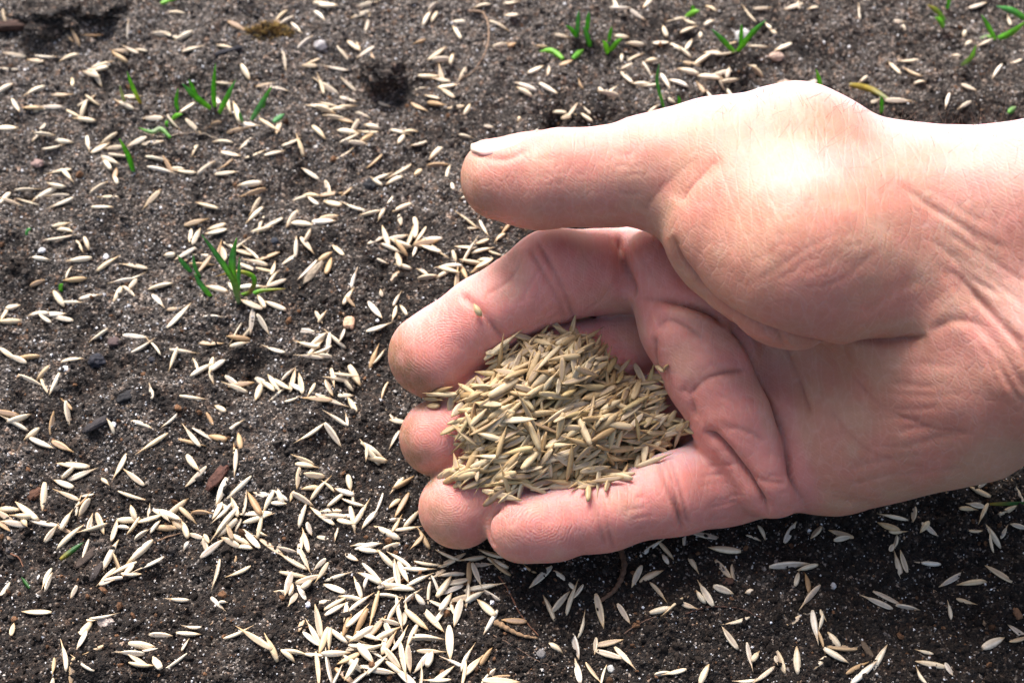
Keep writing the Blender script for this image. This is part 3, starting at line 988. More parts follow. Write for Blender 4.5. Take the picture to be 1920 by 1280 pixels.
SHAPES = [
    seed_shape(1.35, 0.95, 0.55, 1.0, 0.45, 0.15), seed_shape(1.25, 1.0, 0.0, 1.2, 0.5, -0.2), seed_shape(1.5, 0.9, 0.45, 0.8, 0.4, 0.1),
    seed_shape(1.05, 0.8, 0.0, 1.6, 0.35, 0.35), seed_shape(1.3, 0.85, 0.6, 1.3, 0.5, -0.1), seed_shape(1.6, 1.1, 0.0, 0.7, 0.55, 0.1),
    seed_shape(1.15, 0.9, 0.5, 2.0, 0.4, 0.25), seed_shape(1.4, 1.05, 0.0, 1.0, 0.3, -0.3),
]
def seed_mesh(i, mat):
    v, f, sh, gr = SHAPES[i]
    me = bpy.data.meshes.new('grass_seed')
    me.from_pydata([tuple(q) for q in v * MM], [], f)
    me.polygons.foreach_set('use_smooth', [True] * len(me.polygons))
    add_attr(me, 'shade', sh); add_attr(me, 'groove', gr); add_attr(me, 'rnd', np.zeros(len(v)))
    me.materials.append(mat)
    return me
PALE_ME = [seed_mesh(i, SEED_PALE) for i in range(len(SHAPES))]
TAN_ME = [seed_mesh(i, SEED_TAN) for i in range(len(SHAPES))]

# where each seed lies in the photograph: zoomed views (origin x, y, factor) with centre x, y, angle in degrees, optional length factor
GROUND_SEEDS = [
(0, 0, 3, '''360,45,80 25,100,100 170,70,70 985,65,10 1575,90,45 1800,85,-50 1815,25,-10 1600,125,30 1670,158,-50 1715,237,35 1335,148,-25 380,190,-50 425,213,-60 525,203,15 1030,203,20 965,205,-15 900,195,0 722,172,80 1080,275,5 1275,260,-15 790,282,-10,.7 740,288,-20,.8 683,287,0,.7 80,305,10 200,340,-15 258,320,10 385,318,18 670,328,-32 35,382,8 545,388,10 575,370,25 515,425,-20 550,448,-60 408,460,-80,.9 195,507,28 30,503,20 350,547,-3 90,597,-60 185,615,-3 245,608,5 290,608,0 490,565,20 525,575,-35 425,643,-20 470,640,60 480,678,-8 45,720,-5 215,740,45 240,735,40 360,797,-10 495,808,-80 297,830,12 255,757,0 1385,415,-60 1600,340,-80 1760,345,20,.7 1740,373,0,.7 1490,478,20 1570,497,0,.8 1265,475,-10 1047,610,45,1.2 1232,583,-60 1287,600,-80 1333,632,-70,1.3 860,668,-5 980,705,-40 700,585,-25 745,548,20 1090,715,-35 1215,690,0,.5 1400,702,-15 1340,730,10 1515,700,-38,1.2 1565,715,80 1795,740,-45 1640,800,25 1690,820,-70 1385,797,40 1250,790,-10 1095,825,70 860,795,8 770,802,10 565,832,28 640,827,5,.8 610,790,25 675,873,2 880,885,-8 600,920,-55 625,910,-25 945,930,-60 990,948,-5,.7 910,962,-8,1.2 1040,970,-5 1160,938,20 1270,925,35,.8 1435,862,22 1545,862,22 1300,868,-12 1275,980,0 650,980,80,.7 655,1018,-70,.6 340,963,8 375,980,-50 555,1048,28 150,1070,10 25,1117,60 250,1090,25,1.2 330,1097,0 155,1130,-5 350,1143,15 65,1143,-10 315,1050,-15 610,1102,-8 580,1168,-5 855,1125,38 1165,1158,-12 1405,1043,8 1430,1093,20 1437,1155,60 1745,978,-30 1845,1055,-70 1865,1090,10 1690,1117,20 1760,1135,-50 1755,1105,-20 1870,1150,-20 1850,1222,0 1640,1225,55 1435,1210,45 1465,1260,75 1535,1262,15 1705,1258,-8 1825,1253,-5 1100,1255,15 345,1272,-3 1215,1275,0 1840,495,-25,1.2 1810,490,-70 1860,590,-15 1790,595,0 1835,625,-20 1895,620,15 1880,665,-5 1890,385,0 1850,40,-10'''),
(0, 427, 3, '''370,15,-20 345,63,8,1.2 450,105,-60,.6 492,97,-70,.7 230,173,-8,.8 445,178,12 600,200,25 760,210,0 385,250,65,.7 420,290,12 210,300,20,.6 325,390,-55 410,427,-8 500,383,5 25,485,70 75,445,20,.6 215,482,5,.8 300,480,8 250,513,-35,.7 345,513,-10 50,525,10 660,370,65 690,297,10 755,285,25 730,357,-45 750,330,60,.7 890,328,8,1.1 887,405,-50,.8 1010,495,48,1.4 975,450,0,.5 1200,502,-5,.8 555,610,28 560,632,15,.8 762,607,0 795,673,25 872,668,-50 1180,643,-5 1340,620,-5 1330,590,55 1345,660,8,.7 1385,590,40,.7 1415,520,80,1.1 1480,540,-55 1545,690,-25 1720,575,-15 1795,505,-60,.7 1795,620,40 1890,630,-35 1775,675,50 1810,700,30 1850,675,80 1745,727,0 975,735,65 1025,690,5 1100,765,-70 1135,800,35 1187,770,85 1220,780,45 1165,780,75 1185,830,-75,.6 405,745,5 150,725,-8,1.2 50,713,-35 105,748,-25 240,815,40,.7 180,860,-20,1.1 255,895,-60,.8 305,880,60 850,920,-80,.6 1080,953,-3,1.1 1320,880,-40 1360,885,10 1330,910,-20 1480,870,-40 1540,870,-55 1455,930,75 1475,945,60,.8 1510,900,-45 1560,930,35 1590,890,-40 1650,870,75 1670,905,-35,.8 1697,893,-80 1755,915,65,.8 1850,900,-65,.8 1620,830,35,.7 1870,835,-80 1905,853,0 1790,960,-5,1.1 1860,970,-8,1.2 1645,972,15,.6 1895,1075,-25 1240,1020,-30,.5 1185,1080,-60,.7 955,1080,40,.8 800,1100,-20 630,1120,-65,.7 380,1045,-85 378,990,-45,.6 290,1095,75 80,1095,-20,1.1 110,1070,25 25,1040,0 180,1165,35,.7 235,1212,-28,1.1 345,1225,-30 865,1210,35,1.2 1075,1210,-10 1085,1185,-50 1155,1165,-30,1.2 1225,1182,-15,.8 1350,1200,-80,.8 1320,1110,35,.7 1750,1160,30,1.2 1875,1165,-50,1.1 1320,1265,-80 1070,45,85,.8 1105,50,65 1205,10,15 1215,28,0 1040,145,30 1100,150,5,1.2 955,160,0,.5 1235,130,80 1260,155,-75 1310,110,-35 1350,100,30 1380,140,-20 1420,150,-40 1500,160,25,1.1 1445,200,-12 1400,225,-20 1505,240,0 1540,240,80 1520,300,60 1545,320,25 1665,105,85 1725,95,-50 1735,45,60,.6 1620,183,30,.7 1830,160,30,.7 1850,215,75 1900,130,-50 1730,250,50,1.2 1130,205,0 1150,220,50 1410,325,0 1300,325,-60 1220,345,-15 1215,365,-20 1410,430,-20 1470,412,-60,.8 1545,435,-20 1475,10,10'''),
(0, 853, 3, '''410,55,0,1.1 680,65,65,1.1 395,95,45,.7 455,112,25 755,128,-40,1.1 590,145,-45,.5 360,165,-25 380,220,-25,1.1 243,235,82,1.1 485,222,0,.6 475,265,40,.6 478,305,55,.8 425,300,70,.9 745,232,-12,1.1 1080,45,-55,1.1 1100,125,35,1.1 1325,40,85 1710,28,-20,.8 1720,55,-8,.8 1675,125,80,.8 1755,110,-5 1795,190,45 1750,185,10,.7 1850,172,-40,.6 1245,208,65,1.1 1330,195,35,1.5 1490,220,-12 1560,215,-25 1510,260,60 1575,235,-70,.6 1640,228,70,.4 1705,250,-25 1570,270,0,.6 1430,270,-60,1.1 1380,275,80,.8 1255,290,-30,.7 1320,290,-70,.9 1225,320,60,.7 1260,335,45,.9 1270,380,48,1.4 1430,330,3,1.2 1430,350,8,1.2 1450,365,15 1280,410,40 1335,390,60,.5 1465,400,75 1410,465,-50,1.2 1510,500,-35,1.3 1590,522,-8 1355,475,-25 1295,487,-28,.8 1370,515,-8,.7 1295,440,-70,.6 1475,443,-30,.5 50,305,0 20,340,-30 150,315,-38,1.1 130,347,0,.7 230,375,-15,1.4 340,405,-25 20,400,-40,.8 80,383,-5 140,380,-60,.5 285,440,50,.7 375,375,60,.8 390,455,35,1.2 505,380,75,.6 565,385,-70 520,420,10,1.1 650,430,80 690,410,5,.6 735,367,8 750,325,-70,.6 837,320,85,.6 755,410,60,.8 800,450,40,.7 855,360,15 875,400,50,.6 930,330,-20 965,345,-25 945,410,0 1000,285,40 1055,335,-40 1140,325,-10,.8 1040,415,-70,.8 995,390,-35,.5 1095,455,-20,.7 1155,505,-75,.6 1165,475,-60,.4 1195,525,35,1.1 1045,505,55,.4 935,360,-45,.5 475,535,75,1.1 620,555,60,1.2 655,600,-70,.9 785,540,45,1.2 690,635,30,1.1 725,655,50,.6 605,680,45,.8 660,690,15 745,677,0,.7 600,720,15,.5 845,612,38,1.2 1220,665,72 1320,590,70,.5 1350,655,20,.8 1650,600,-25,1.1 1710,580,-65 1690,500,80 1722,490,-75 1800,615,35,.6 1655,672,-3,1.1 1740,695,15 1815,660,55,.7 1895,680,10 1620,725,75 1690,755,-65 1590,770,-5,.7 1645,760,80,.6 1730,735,35,.5 1650,810,65,.7 1875,745,-25 1810,825,8,.6 1000,810,8,.7 1220,830,-45,.7 1255,828,0,.3 260,685,75,.9 278,715,75,.8 415,770,60,.5 10,775,60 205,882,-3,1.1 580,912,15,.9 510,928,0,.3 455,1000,60,1.1 465,1050,75 75,985,85,.6 905,1010,0,.8 1060,1002,0,.8 1085,970,-5,.6 1040,1065,70,.6 1335,1005,20 1440,1035,-35,1.4 1530,1085,-65 1660,1108,-8,.9 1625,1128,-40,.7 555,1080,25 370,1140,-80,1.1 400,1215,80 465,1172,-35 303,1187,85,.6 800,1065,-5 850,1095,10,.7 740,1115,0,.8 775,1155,-30,.8 800,1187,-8 880,1165,-55,.6 980,1165,35 1700,930,70,.8 1790,930,-80,1.2 1765,1000,-60 1820,1045,70 1855,1040,85,.8 1760,1045,-40,.9 1790,1210,-85,1.3 1845,1180,-80,1.2 1890,1250,60 1780,1122,-10 1890,1115,5 1895,1010,-40 1890,830,30 1890,870,35 1700,330,70 1810,340,-38,1.2 1870,305,0 1880,340,-5 1740,420,-70,.5 1820,460,-20,.6 1890,440,80,.5 1900,240,40'''),
(640, 0, 3, '''150,22,3 105,93,0 148,135,70 480,98,60 527,78,55,.8 510,45,40,.6 790,28,10,.8 955,18,0,.7 955,87,0,.7 655,120,0,.8 650,180,-60 890,135,-15 95,245,-75,.7 75,275,-40 135,292,20 15,305,-45 175,320,-70,.4 440,232,10,.6 540,300,25 570,340,0 620,335,75,.6 270,432,15,.8 40,475,-28 495,430,5 562,425,-75 685,415,60 565,465,-10,.8 600,495,0 445,495,10,.6 595,525,-40 510,550,-30 530,585,-25 435,600,-38 640,600,0,.8 712,618,60,.7 240,585,-30,.7 120,645,-25,.7 20,605,15 15,675,-20 40,555,-10,.8 40,740,-10 75,720,60 150,740,3 150,785,45 50,780,30 95,805,0,.8 170,712,-10,.7 335,795,60,.7 435,815,20,.8 330,740,-18,.9 390,735,0,.7 530,860,45 25,860,35 185,905,38,.9 545,925,-3 600,960,75,.8 330,965,30,1.1 230,995,20,.8 430,978,50,.6 295,1015,20,.8 200,1035,-40,.7 290,1040,0,.8 30,1083,45,.7 625,1045,-80,.6 280,1120,65,.7 70,1165,-15 160,1200,5 225,1205,60,.6 340,1165,30,1.1 330,1235,-80,.5 420,1260,-75,.6 705,1110,8,.5 710,1240,-35,1.1 700,770,-8,.6 830,707,0,.4 1000,663,70,.3 980,770,-5,.8 1080,755,50,.8 895,255,15,.8 960,260,20,.4 1125,260,8,.6 1095,395,20,.8 1165,400,80,.5 1040,485,-12,1.1 1170,500,-25 1030,525,-20,.8 1240,630,-10,.7 1280,655,-5,.7 1300,625,45,.8 1390,625,-35,.9 1375,665,-30,.7 1345,480,-60,.5 1465,512,-50,.5 1520,515,45,.8 1500,540,0 1600,430,-48,1.1 1685,465,5,.9 1740,487,0,.8 1600,390,25,.7 1725,385,-55,.9 1825,455,-60,1.1 1895,460,-25 1650,320,25,.8 1577,320,85,.6 1650,245,0,.8 1800,240,-5,.8 1740,350,10,.6 1820,175,-65,.6 1545,25,-65 1570,55,0 1660,80,-30 1720,20,50,.7 1890,100,20 1890,270,-35 1850,555,-15,.7 1750,615,30,.6 1265,355,30,.8 1240,215,-10,.6 1580,205,10,.7'''),
(700, 150, 3, '''750,830,50,.9 710,885,45,.6 610,915,25,.6 515,940,0,.8 540,965,55,1.1 610,957,15 680,970,-20,.7 455,985,-70,.6 140,1005,-75,.8 545,1025,-8 625,1010,0,.6 430,1045,-3 510,1080,-65 430,1075,-25 390,1095,20,.7 435,1100,0 470,1130,85,1.3 595,1070,30 620,1050,30 310,1110,-3 280,1080,-35,.6 165,1050,-15,.8 105,1110,45,.9 130,1235,60,.7 50,1025,-10,.5 565,840,20,.6 620,840,-60,.8 240,845,85 25,890,30 70,885,-70 130,885,15 210,890,75 265,880,55 320,890,-8 300,920,0,1.1 150,925,-20 240,945,75 105,950,-20 155,960,-45 370,960,-38 320,955,-25'''),
(560, 520, 8, '''820,25,70,.8 1390,30,45 740,280,60,.8 780,385,-40,.6 1150,500,-55,1.2 1470,345,60,.7 1440,545,75,.7 1575,495,-60,.7 1240,245,-80,.3 280,580,-55,.6 345,605,45,.5 655,880,65,.6 120,785,-15,1.1 305,910,40,1.1 580,940,-38 260,1060,55 340,1110,30 455,1060,85,.9 140,1030,-20 155,1205,-15,.6 380,1190,0,.6 1190,755,15,.9 1120,1200,65,.9 1210,1210,50,.8'''),
(600, 540, 2.723, '''130,480,-50 178,447,-60 140,465,3 130,543,15,.7 165,600,-60,.8 137,675,-85,.6 270,825,-30,1.1 262,850,-45,1.1 242,855,85,.6 290,877,-8,.8 328,528,72,.9 375,655,-45,.7 395,690,0,.6 380,770,60,.8 395,1000,55,.8 430,995,35 150,995,-80,.6 125,1045,-12,.8 170,1070,-85,.7 160,1100,-22 210,1150,60,1.1 300,1105,70 380,1095,45,.6 418,1115,62,1.1'''),
(640, 960, 3, '''15,20,0,.8 65,40,-80,1.1 100,30,60 160,40,50 30,65,-15,.7 250,105,-28,1.2 300,40,10,.6 310,70,60,.7 365,90,10 400,35,50 460,140,-60 430,165,50,.7 155,185,15 160,218,-5,.7 60,255,-30,.6 255,200,25 250,265,-45 330,265,-35,1.1 100,180,10,.5 490,292,-3,1.1 630,265,28,1.2 550,335,35 620,345,8,1.1 720,350,88,1.2 760,350,-70 310,340,-80,1.1 350,340,-65 430,320,0 270,390,35 300,420,-8,1.3 340,435,-3 180,345,-45,1.1 160,370,-25 95,420,-70 140,400,70,.5 270,470,-5 185,545,75,1.4 50,480,-15 100,510,35 25,560,85,.8 85,590,45 110,620,60 70,580,60 395,465,40,.8 440,490,-50,.6 430,380,25 490,460,85,.9 535,420,-70 580,420,55 620,440,25 640,400,10 550,525,-20 590,510,60 560,570,60 625,545,-75,.7 655,570,75,1.1 710,470,85,.9 670,485,8,.9 750,475,30,.7 790,420,5,1.3 830,455,-35,.9 815,535,-45 840,615,60 970,610,0 425,605,-40,1.1 515,610,-48,1.2 530,590,-25 275,615,-12,.6 325,570,-80,1.2 290,555,60 360,570,85 270,675,-65,1.1 255,685,25 395,690,65 460,700,0 490,715,-3,1.2 610,735,-88,1.4 500,780,-5 50,700,-20 110,690,30 130,755,0,1.1 240,750,80,.8 270,740,60 345,820,-80,1.2 380,830,-85 290,820,-50 140,805,-50 460,840,50 500,830,70,.6 700,820,65 650,850,-25 740,865,50 690,920,80 570,915,35 815,810,55,.7 910,925,8,1.1 900,955,0,1.2 450,930,85 80,860,-35,1.1 150,870,-5 40,820,30 310,885,-40 100,930,40 820,930,50 540,950,0 25,920,-40 360,925,-40 1120,365,45,1.1 1240,355,-40,.7 1170,535,-65 1235,500,50 1290,490,70,1.2 1330,450,50,.7 1295,405,-45,.4 1060,320,-35,.5 1455,555,-75,1.2 1590,570,-55,.8 1355,640,75 1740,200,35,1.2 1830,215,-50 1820,265,-60,.5 1660,360,65,.9 1745,350,28 1785,440,-50,.9 1870,525,40 1780,555,10,.9 1210,757,-30,.6 1320,755,-75 1430,750,85,.6 1505,735,5,1.1 1515,800,-20,1.1 1590,810,-50 1330,890,-80 1415,905,-55 1475,910,75,.8 1815,905,3,.7 1880,897,10,.7 650,250,0 780,290,0 870,280,-30 840,240,-20 740,260,10 600,245,-20 890,310,-40 200,640,50 160,700,-20 60,760,20 200,860,40 230,900,-10 30,640,70 330,720,60 220,800,-30 180,770,15 60,900,60'''),
(1280, 860, 3, '''605,410,60,.9 450,410,-65,.6 400,438,-25,.6 120,425,-10,1.2 10,440,85,.8 235,508,-5,1.1 750,415,50,.7 890,420,-15 900,450,15,.8 235,620,-50 283,640,-85,.7 60,590,-60,.6 100,775,-50,.6 130,765,-60,.9 230,735,-20,.7 705,695,-80,.8 645,670,75,.6 715,775,50,1.1 700,610,20,.9 600,595,5,1.5 1190,325,-8 1160,380,-15,.8 1205,410,0,.6 1300,315,85,.6 1200,470,75,.6 1175,500,60,.4 1215,595,-75,.9 1240,580,-72,.8 1390,395,-35,.7 1360,385,50,.6 1390,587,2,.9 1510,680,30,1.1 1635,690,8,1.2 1775,640,-40,1.2 1745,435,-50 1725,475,-80,.9 1810,410,65,.5 1885,375,-10,.6 1650,405,0,.5 1605,278,-5,.6 1650,262,-5,.6 1695,295,65,.8 1840,280,25 1895,200,-60 1670,185,-28,.8 1680,150,40,.6 1505,855,-80,.6 1590,800,-15,.6 1100,810,-18,1.1 1160,785,-25,1.1 1270,830,-8,.9 1750,1030,28,1.1 1895,970,-35 1895,1020,20 310,910,15 265,1005,-50 645,900,25 740,935,-82,1.1 780,1015,-70,.8 775,930,75,.6 785,880,-60,.4 850,1010,-50,.7 895,1058,3,1.3 860,1110,-28 785,1135,45,.6 375,1105,-78,.9 410,1110,55,.5 550,1120,-70,1.1 643,1125,-88 525,1135,-75,.3 980,1170,30 1105,1120,60,1.2 1025,1195,42,1.2 455,1220,40,1.1 355,1250,0,.7 120,1210,65,.9 1395,1150,-8,1.1 1500,1180,-60,.5 1365,1085,-15,.5 1335,1230,-65,.7 30,825,-15,.6 375,742,15,.3'''),
(1280, 0, 3, '''160,35,-30,.7 375,75,-50,1.1 445,48,0,.8 150,130,35,.7 35,125,-20,.7 30,170,20,.8 620,40,8 735,42,30,.7 650,40,-80,.5 995,70,-85 1215,120,0,.5 1660,35,20 1835,125,-70,.6 1615,235,30,.5 480,160,-50,.5 508,185,-40,.4 430,265,8 565,262,30,1.1 240,310,0,.9 165,295,-10,.7 120,325,25,1.1 35,250,60,.8 280,235,30,.5 10,295,-40 40,360,-8 30,400,-15 390,370,15,.5 425,408,-30,.7 210,410,5,1.1 255,420,75,.6 160,440,-8,1.1 215,465,-60,.6 265,468,12 105,490,-55,.7 160,540,-45,.8 270,530,-50,.6 1190,380,-50 1265,350,-15,.9 1295,405,-42,1.1 1335,458,0,.5 1535,323,-10,.4 1875,340,15,.6 1765,405,55,.9 1610,495,-15,.7 1485,575,75,.8 1585,590,35,.9 1070,515,-20,.8 1210,570,-5,1.1 1080,570,35,.6 735,460,15,.6 1015,455,40,.6 1700,240,15,.8 100,205,80,.5 1585,190,70,.4 1250,160,-60,.4'''),
]
sr = random.Random(11)
ground = []
for ox, oy, k, txt in GROUND_SEEDS:
    for item in txt.split():
        q = [float(v) for v in item.split(',')]
        ground.append((ox + q[0] / k, oy + q[1] / k, q[2], q[3] if len(q) > 3 else 1.0))
gp = np.array(ground)
# the same seed read in two overlapping views counts once
keep = np.ones(len(gp), bool)
for i in range(len(gp)):
    d = np.hypot(gp[:i, 0] - gp[i, 0], gp[:i, 1] - gp[i, 1])
    da = np.abs((gp[:i, 2] - gp[i, 2] + 90) % 180 - 90)
    if ((d < 9) & (da < 30) & keep[:i]).any(): keep[i] = False
gp = gp[keep]
# the sowing goes on beyond the frame
_er = np.random.default_rng(77)
_ex = np.stack([_er.uniform(-420, 2350, 900), _er.uniform(-330, 1600, 900), _er.uniform(-90, 90, 900), _er.normal(0.95, 0.15, 900)], -1)
_ex = _ex[((_ex[:, 0] < -25) | (_ex[:, 0] > 1945) | (_ex[:, 1] < -20) | (_ex[:, 1] > 1300))]
n_seen = len(gp)
gp = np.vstack([gp, _ex])
gpos = soil_hit(gp[:, 0], gp[:, 1], 0.55)
free = hand_base(gpos) > 0.6
gp, gpos = gp[free], gpos[free]
a = np.radians(gp[:, 2])
gq = soil_hit(gp[:, 0] + 12 * np.cos(a), gp[:, 1] - 12 * np.sin(a), 0.55)
flat = P(960, 640, 0)
e0 = np.array([P(x, y, 0) for x, y in gp[:, :2]]); e1 = np.array([P(x + 12 * math.cos(t), y - 12 * math.sin(t), 0) for (x, y), t in zip(gp[:, :2], a)])
gdir = e1 - e0
gdir /= np.linalg.norm(gdir, axis=1)[:, None]
# follow the slope of the soil under both ends
ends = [soil_h(gpos[:, 0] + s * 2.6 * gdir[:, 0], gpos[:, 1] + s * 2.6 * gdir[:, 1]) for s in (-1, 1)]
slope = np.clip((ends[1] - ends[0]) / 5.2, -0.45, 0.45)
mid = soil_h(gpos[:, 0], gpos[:, 1])
gpos[:, 2] = np.maximum(mid, 0.5 * (ends[0] + ends[1])) + 0.42
gdir[:, 2] = slope + np.array([sr.uniform(-0.14, 0.14) for _ in slope])

def frame(d, up, roll):
    x = Vector(d).normalized()
    z = Vector(up)
    z = (z - x * z.dot(x)).normalized()
    z = Matrix.Rotation(roll, 3, x) @ z
    y = z.cross(x)
    return Matrix((x, y, z)).transposed()

SEEDS = []      # position, rotation, scale, shape, pale, place
for (px, py, an, ln), pos, d in zip(gp, gpos, gdir):
    if sr.random() < 0.5: d = -d
    L_ = (0.95 if ln == 1 else ln) * sr.uniform(0.93, 1.08)
    wv = sr.uniform(0.86, 1.2) * (0.7 + 0.3 * L_)
    pos = pos - np.array([0, 0, sr.choice((0, 0, 0, 0.25, 0.5))])
    SEEDS.append(dict(pos=pos, R=frame(d, (0, 0, 1), sr.gauss(0, 0.7)), s=(L_, wv, wv), shape=sr.randrange(8), pale=True, px=px, py=py, z=pos[2]))
# crossing seeds rest on top of one another
for i, a_ in enumerate(SEEDS):
    n = sum(1 for b_ in SEEDS[:i] if abs(a_['px'] - b_['px']) < 30 and abs(a_['py'] - b_['py']) < 30 and np.hypot(a_['px'] - b_['px'], a_['py'] - b_['py']) < 17)
    a_['pos'] = a_['pos'] + np.array([0, 0, 0.55 * min(n, 3)])

# ---- the handful
HEAP = np.array([(803, 742), (835, 722), (875, 722), (905, 705), (926, 690), (929, 642), (946, 642), (952, 664), (985, 634), (1030, 622), (1070, 606), (1092, 622), (1120, 638), (1150, 682), (1185, 700), (1225, 702), (1240, 745), (1252, 775), (1300, 798), (1280, 815), (1262, 830), (1228, 862), (1180, 880), (1160, 900), (1110, 915), (1075, 905), (1030, 908), (980, 918), (930, 938), (915, 918), (925, 900), (870, 912), (838, 890), (850, 865), (870, 840), (842, 812), (845, 795), (880, 765), (860, 748)], float)
def inside(poly, x, y):
    r = np.zeros(len(x), bool)
    j = len(poly) - 1
    for i in range(len(poly)):
        xi, yi = poly[i]; xj, yj = poly[j]
        c = ((yi > y) != (yj > y)) & (x < (xj - xi) * (y - yi) / (yj - yi + 1e-9) + xi)
        r ^= c
        j = i
    return r
def edge_dist(poly, x, y):
    d = np.full(len(x), 1e9)
    for i in range(len(poly)):
        a_, b_ = poly[i - 1], poly[i]
        ab = b_ - a_
        t = np.clip(((x - a_[0]) * ab[0] + (y - a_[1]) * ab[1]) / (ab @ ab), 0, 1)
        d = np.minimum(d, np.hypot(x - a_[0] - t * ab[0], y - a_[1] - t * ab[1]))
    return d
# depth of the hand along the view, filled smoothly across the gaps between the fingers
ux = np.arange(780, 1331, 10.0); uy = np.arange(580, 961, 10.0)
UX, UY = np.meshgrid(ux, uy, indexing='ij')
_, T0 = hit(hand_base, UX.ravel(), UY.ravel())
T0 = np.minimum(T0, 345).reshape(UX.shape)
TS = T0.copy()
for _ in range(14):
    pad = np.pad(TS, 1, mode='edge')
    TS = np.minimum(T0, (pad[:-2, 1:-1] + pad[2:, 1:-1] + pad[1:-1, :-2] + pad[1:-1, 2:]) / 4)
ED = np.where(inside(HEAP, UX.ravel(), UY.ravel()), edge_dist(HEAP, UX.ravel(), UY.ravel()), 0).reshape(UX.shape) / 9.0
THICK = 6.0 * (1 - np.exp(-ED / 5.0))
def grid_at(A, x, y):
    fx, fy = np.clip((x - 780) / 10, 0, len(ux) - 1.001), np.clip((y - 580) / 10, 0, len(uy) - 1.001)
    i, j = fx.astype(int), fy.astype(int)
    u, v = fx - i, fy - j
    return (A[i, j] * (1 - u) + A[i + 1, j] * u) * (1 - v) + (A[i, j + 1] * (1 - u) + A[i + 1, j + 1] * u) * v
def heap_point(x, y, f):
    x = np.atleast_1d(np.asarray(x, float)); y = np.atleast_1d(np.asarray(y, float))
    d = ray(x, y); d /= np.linalg.norm(d, axis=1)[:, None]
    t = grid_at(T0, x, y) * (1 - 0.8) + grid_at(TS, x, y) * 0.8
    t = t - 0.45 - f * grid_at(THICK, x, y)
    return CAM + d * t[:, None]
hr = np.random.default_rng(23)
heap_list = []
_fx, _fy = np.meshgrid(np.arange(801.5, 1312, 3.0), np.arange(601.5, 948, 3.0), indexing='ij')
FINE = np.where(inside(HEAP, _fx.ravel(), _fy.ravel()), edge_dist(HEAP, _fx.ravel(), _fy.ravel()), 0).reshape(_fx.shape)
for layer, (cnt, f) in enumerate(((230, 0.12), (230, 0.45), (260, 0.8), (120, 1.05))):
    pts = []
    tries = 0
    gap = (14, 14, 14, 20)[layer]
    while len(pts) < cnt and tries < 9000:
        tries += 1
        x, y = hr.uniform(800, 1305), hr.uniform(605, 940)
        if not (800 <= x < 1310 and 600 <= y < 945) or FINE[int(x - 800) // 3, int(y - 600) // 3] < (6 + 6 * layer if layer < 3 else 0.01): continue
        if any((x - q[0]) ** 2 + (y - q[1]) ** 2 < gap * gap for q in pts): continue
        mean = 16 if hr.random() < 0.78 else 58
        an = hr.normal(mean, 20) if hr.random() < 0.84 else hr.uniform(-90, 90)
        if x > 960 and y < 720 and hr.random() < 0.5: an = hr.normal(75, 30)
        pts.append((x, y, an, hr.normal(1.0, 0.12)))
    heap_list += [(*q, f, layer) for q in pts]
for x, y, an, ln in ((1103, 920, 88, .8), (938, 668, 84, 1.2), (826, 733, 12, 1.1), (812, 748, -8, .8), (1168, 872, 80, .9), (1152, 884, -85, .9), (1208, 850, 82, 1), (1222, 846, 80, .9), (1082, 905, -25, .8), (1060, 906, -5, 1), (895, 905, 25, 1), (868, 893, 15, .9), (960, 925, 35, 1), (838, 885, 30, .8), (1260, 812, 15, .9), (1235, 690, -40, .6), (1218, 718, 10, .9), (990, 775, -62, 1.4), (1000, 815, -70, 1.1), (1070, 865, 82, 1.3), (970, 788, -4, 1.2), (1110, 760, 80, 1.1), (1075, 612, 80, 1), (1010, 640, -20, 1.1), (895, 583, -60, .45), (1240, 712, -30, .5), (1248, 690, 60, .4), (1238, 765, 20, .7), (1290, 806, -25, .6), (1276, 800, 40, .6), (812, 760, 0, .5), (845, 758, 80, .6), (858, 770, 55, .7), (1140, 905, 70, .8), (1020, 915, 10, .9), (930, 930, 40, 1), (850, 897, 25, .9), (905, 905, 20, 1.1), (1195, 868, 78, .8), (1050, 910, 8, .9), (985, 632, -15, .9), (1120, 648, 60, .8), (1160, 690, -25, 1)):
    heap_list.append((x, y, an, ln, 1.15, 4))
hl = np.array(heap_list)
c0 = heap_point(hl[:, 0], hl[:, 1], hl[:, 4])
ca, sa = np.cos(np.radians(hl[:, 2])), np.sin(np.radians(hl[:, 2]))
pA = heap_point(hl[:, 0] + 18 * ca, hl[:, 1] - 18 * sa, hl[:, 4]); pB = heap_point(hl[:, 0] - 18 * ca, hl[:, 1] + 18 * sa, hl[:, 4])
out = np.maximum(0.35 - hand_base(c0), 0)
for (x, y, an, ln, f, layer), c, qa, qb, sunk in zip(heap_list, c0, pA, pB, out):
    d = qa - qb
    d /= np.linalg.norm(d)
    up = -FWD * 0.6 + np.array([0, 0, 0.5])
    d = d + up * hr.normal(0, 0.24)
    if hr.random() < 0.5: d = -d
    c = c + (up / np.linalg.norm(up)) * (hr.uniform(-0.4, 0.9) + sunk)
    w = hr.uniform(0.92, 1.2)
    SEEDS.append(dict(pos=c, R=frame(d, up, hr.normal(0, 0.6)), s=(ln * 1.12, w, w), shape=int(hr.integers(8)), pale=False, px=x, py=y, layer=layer))

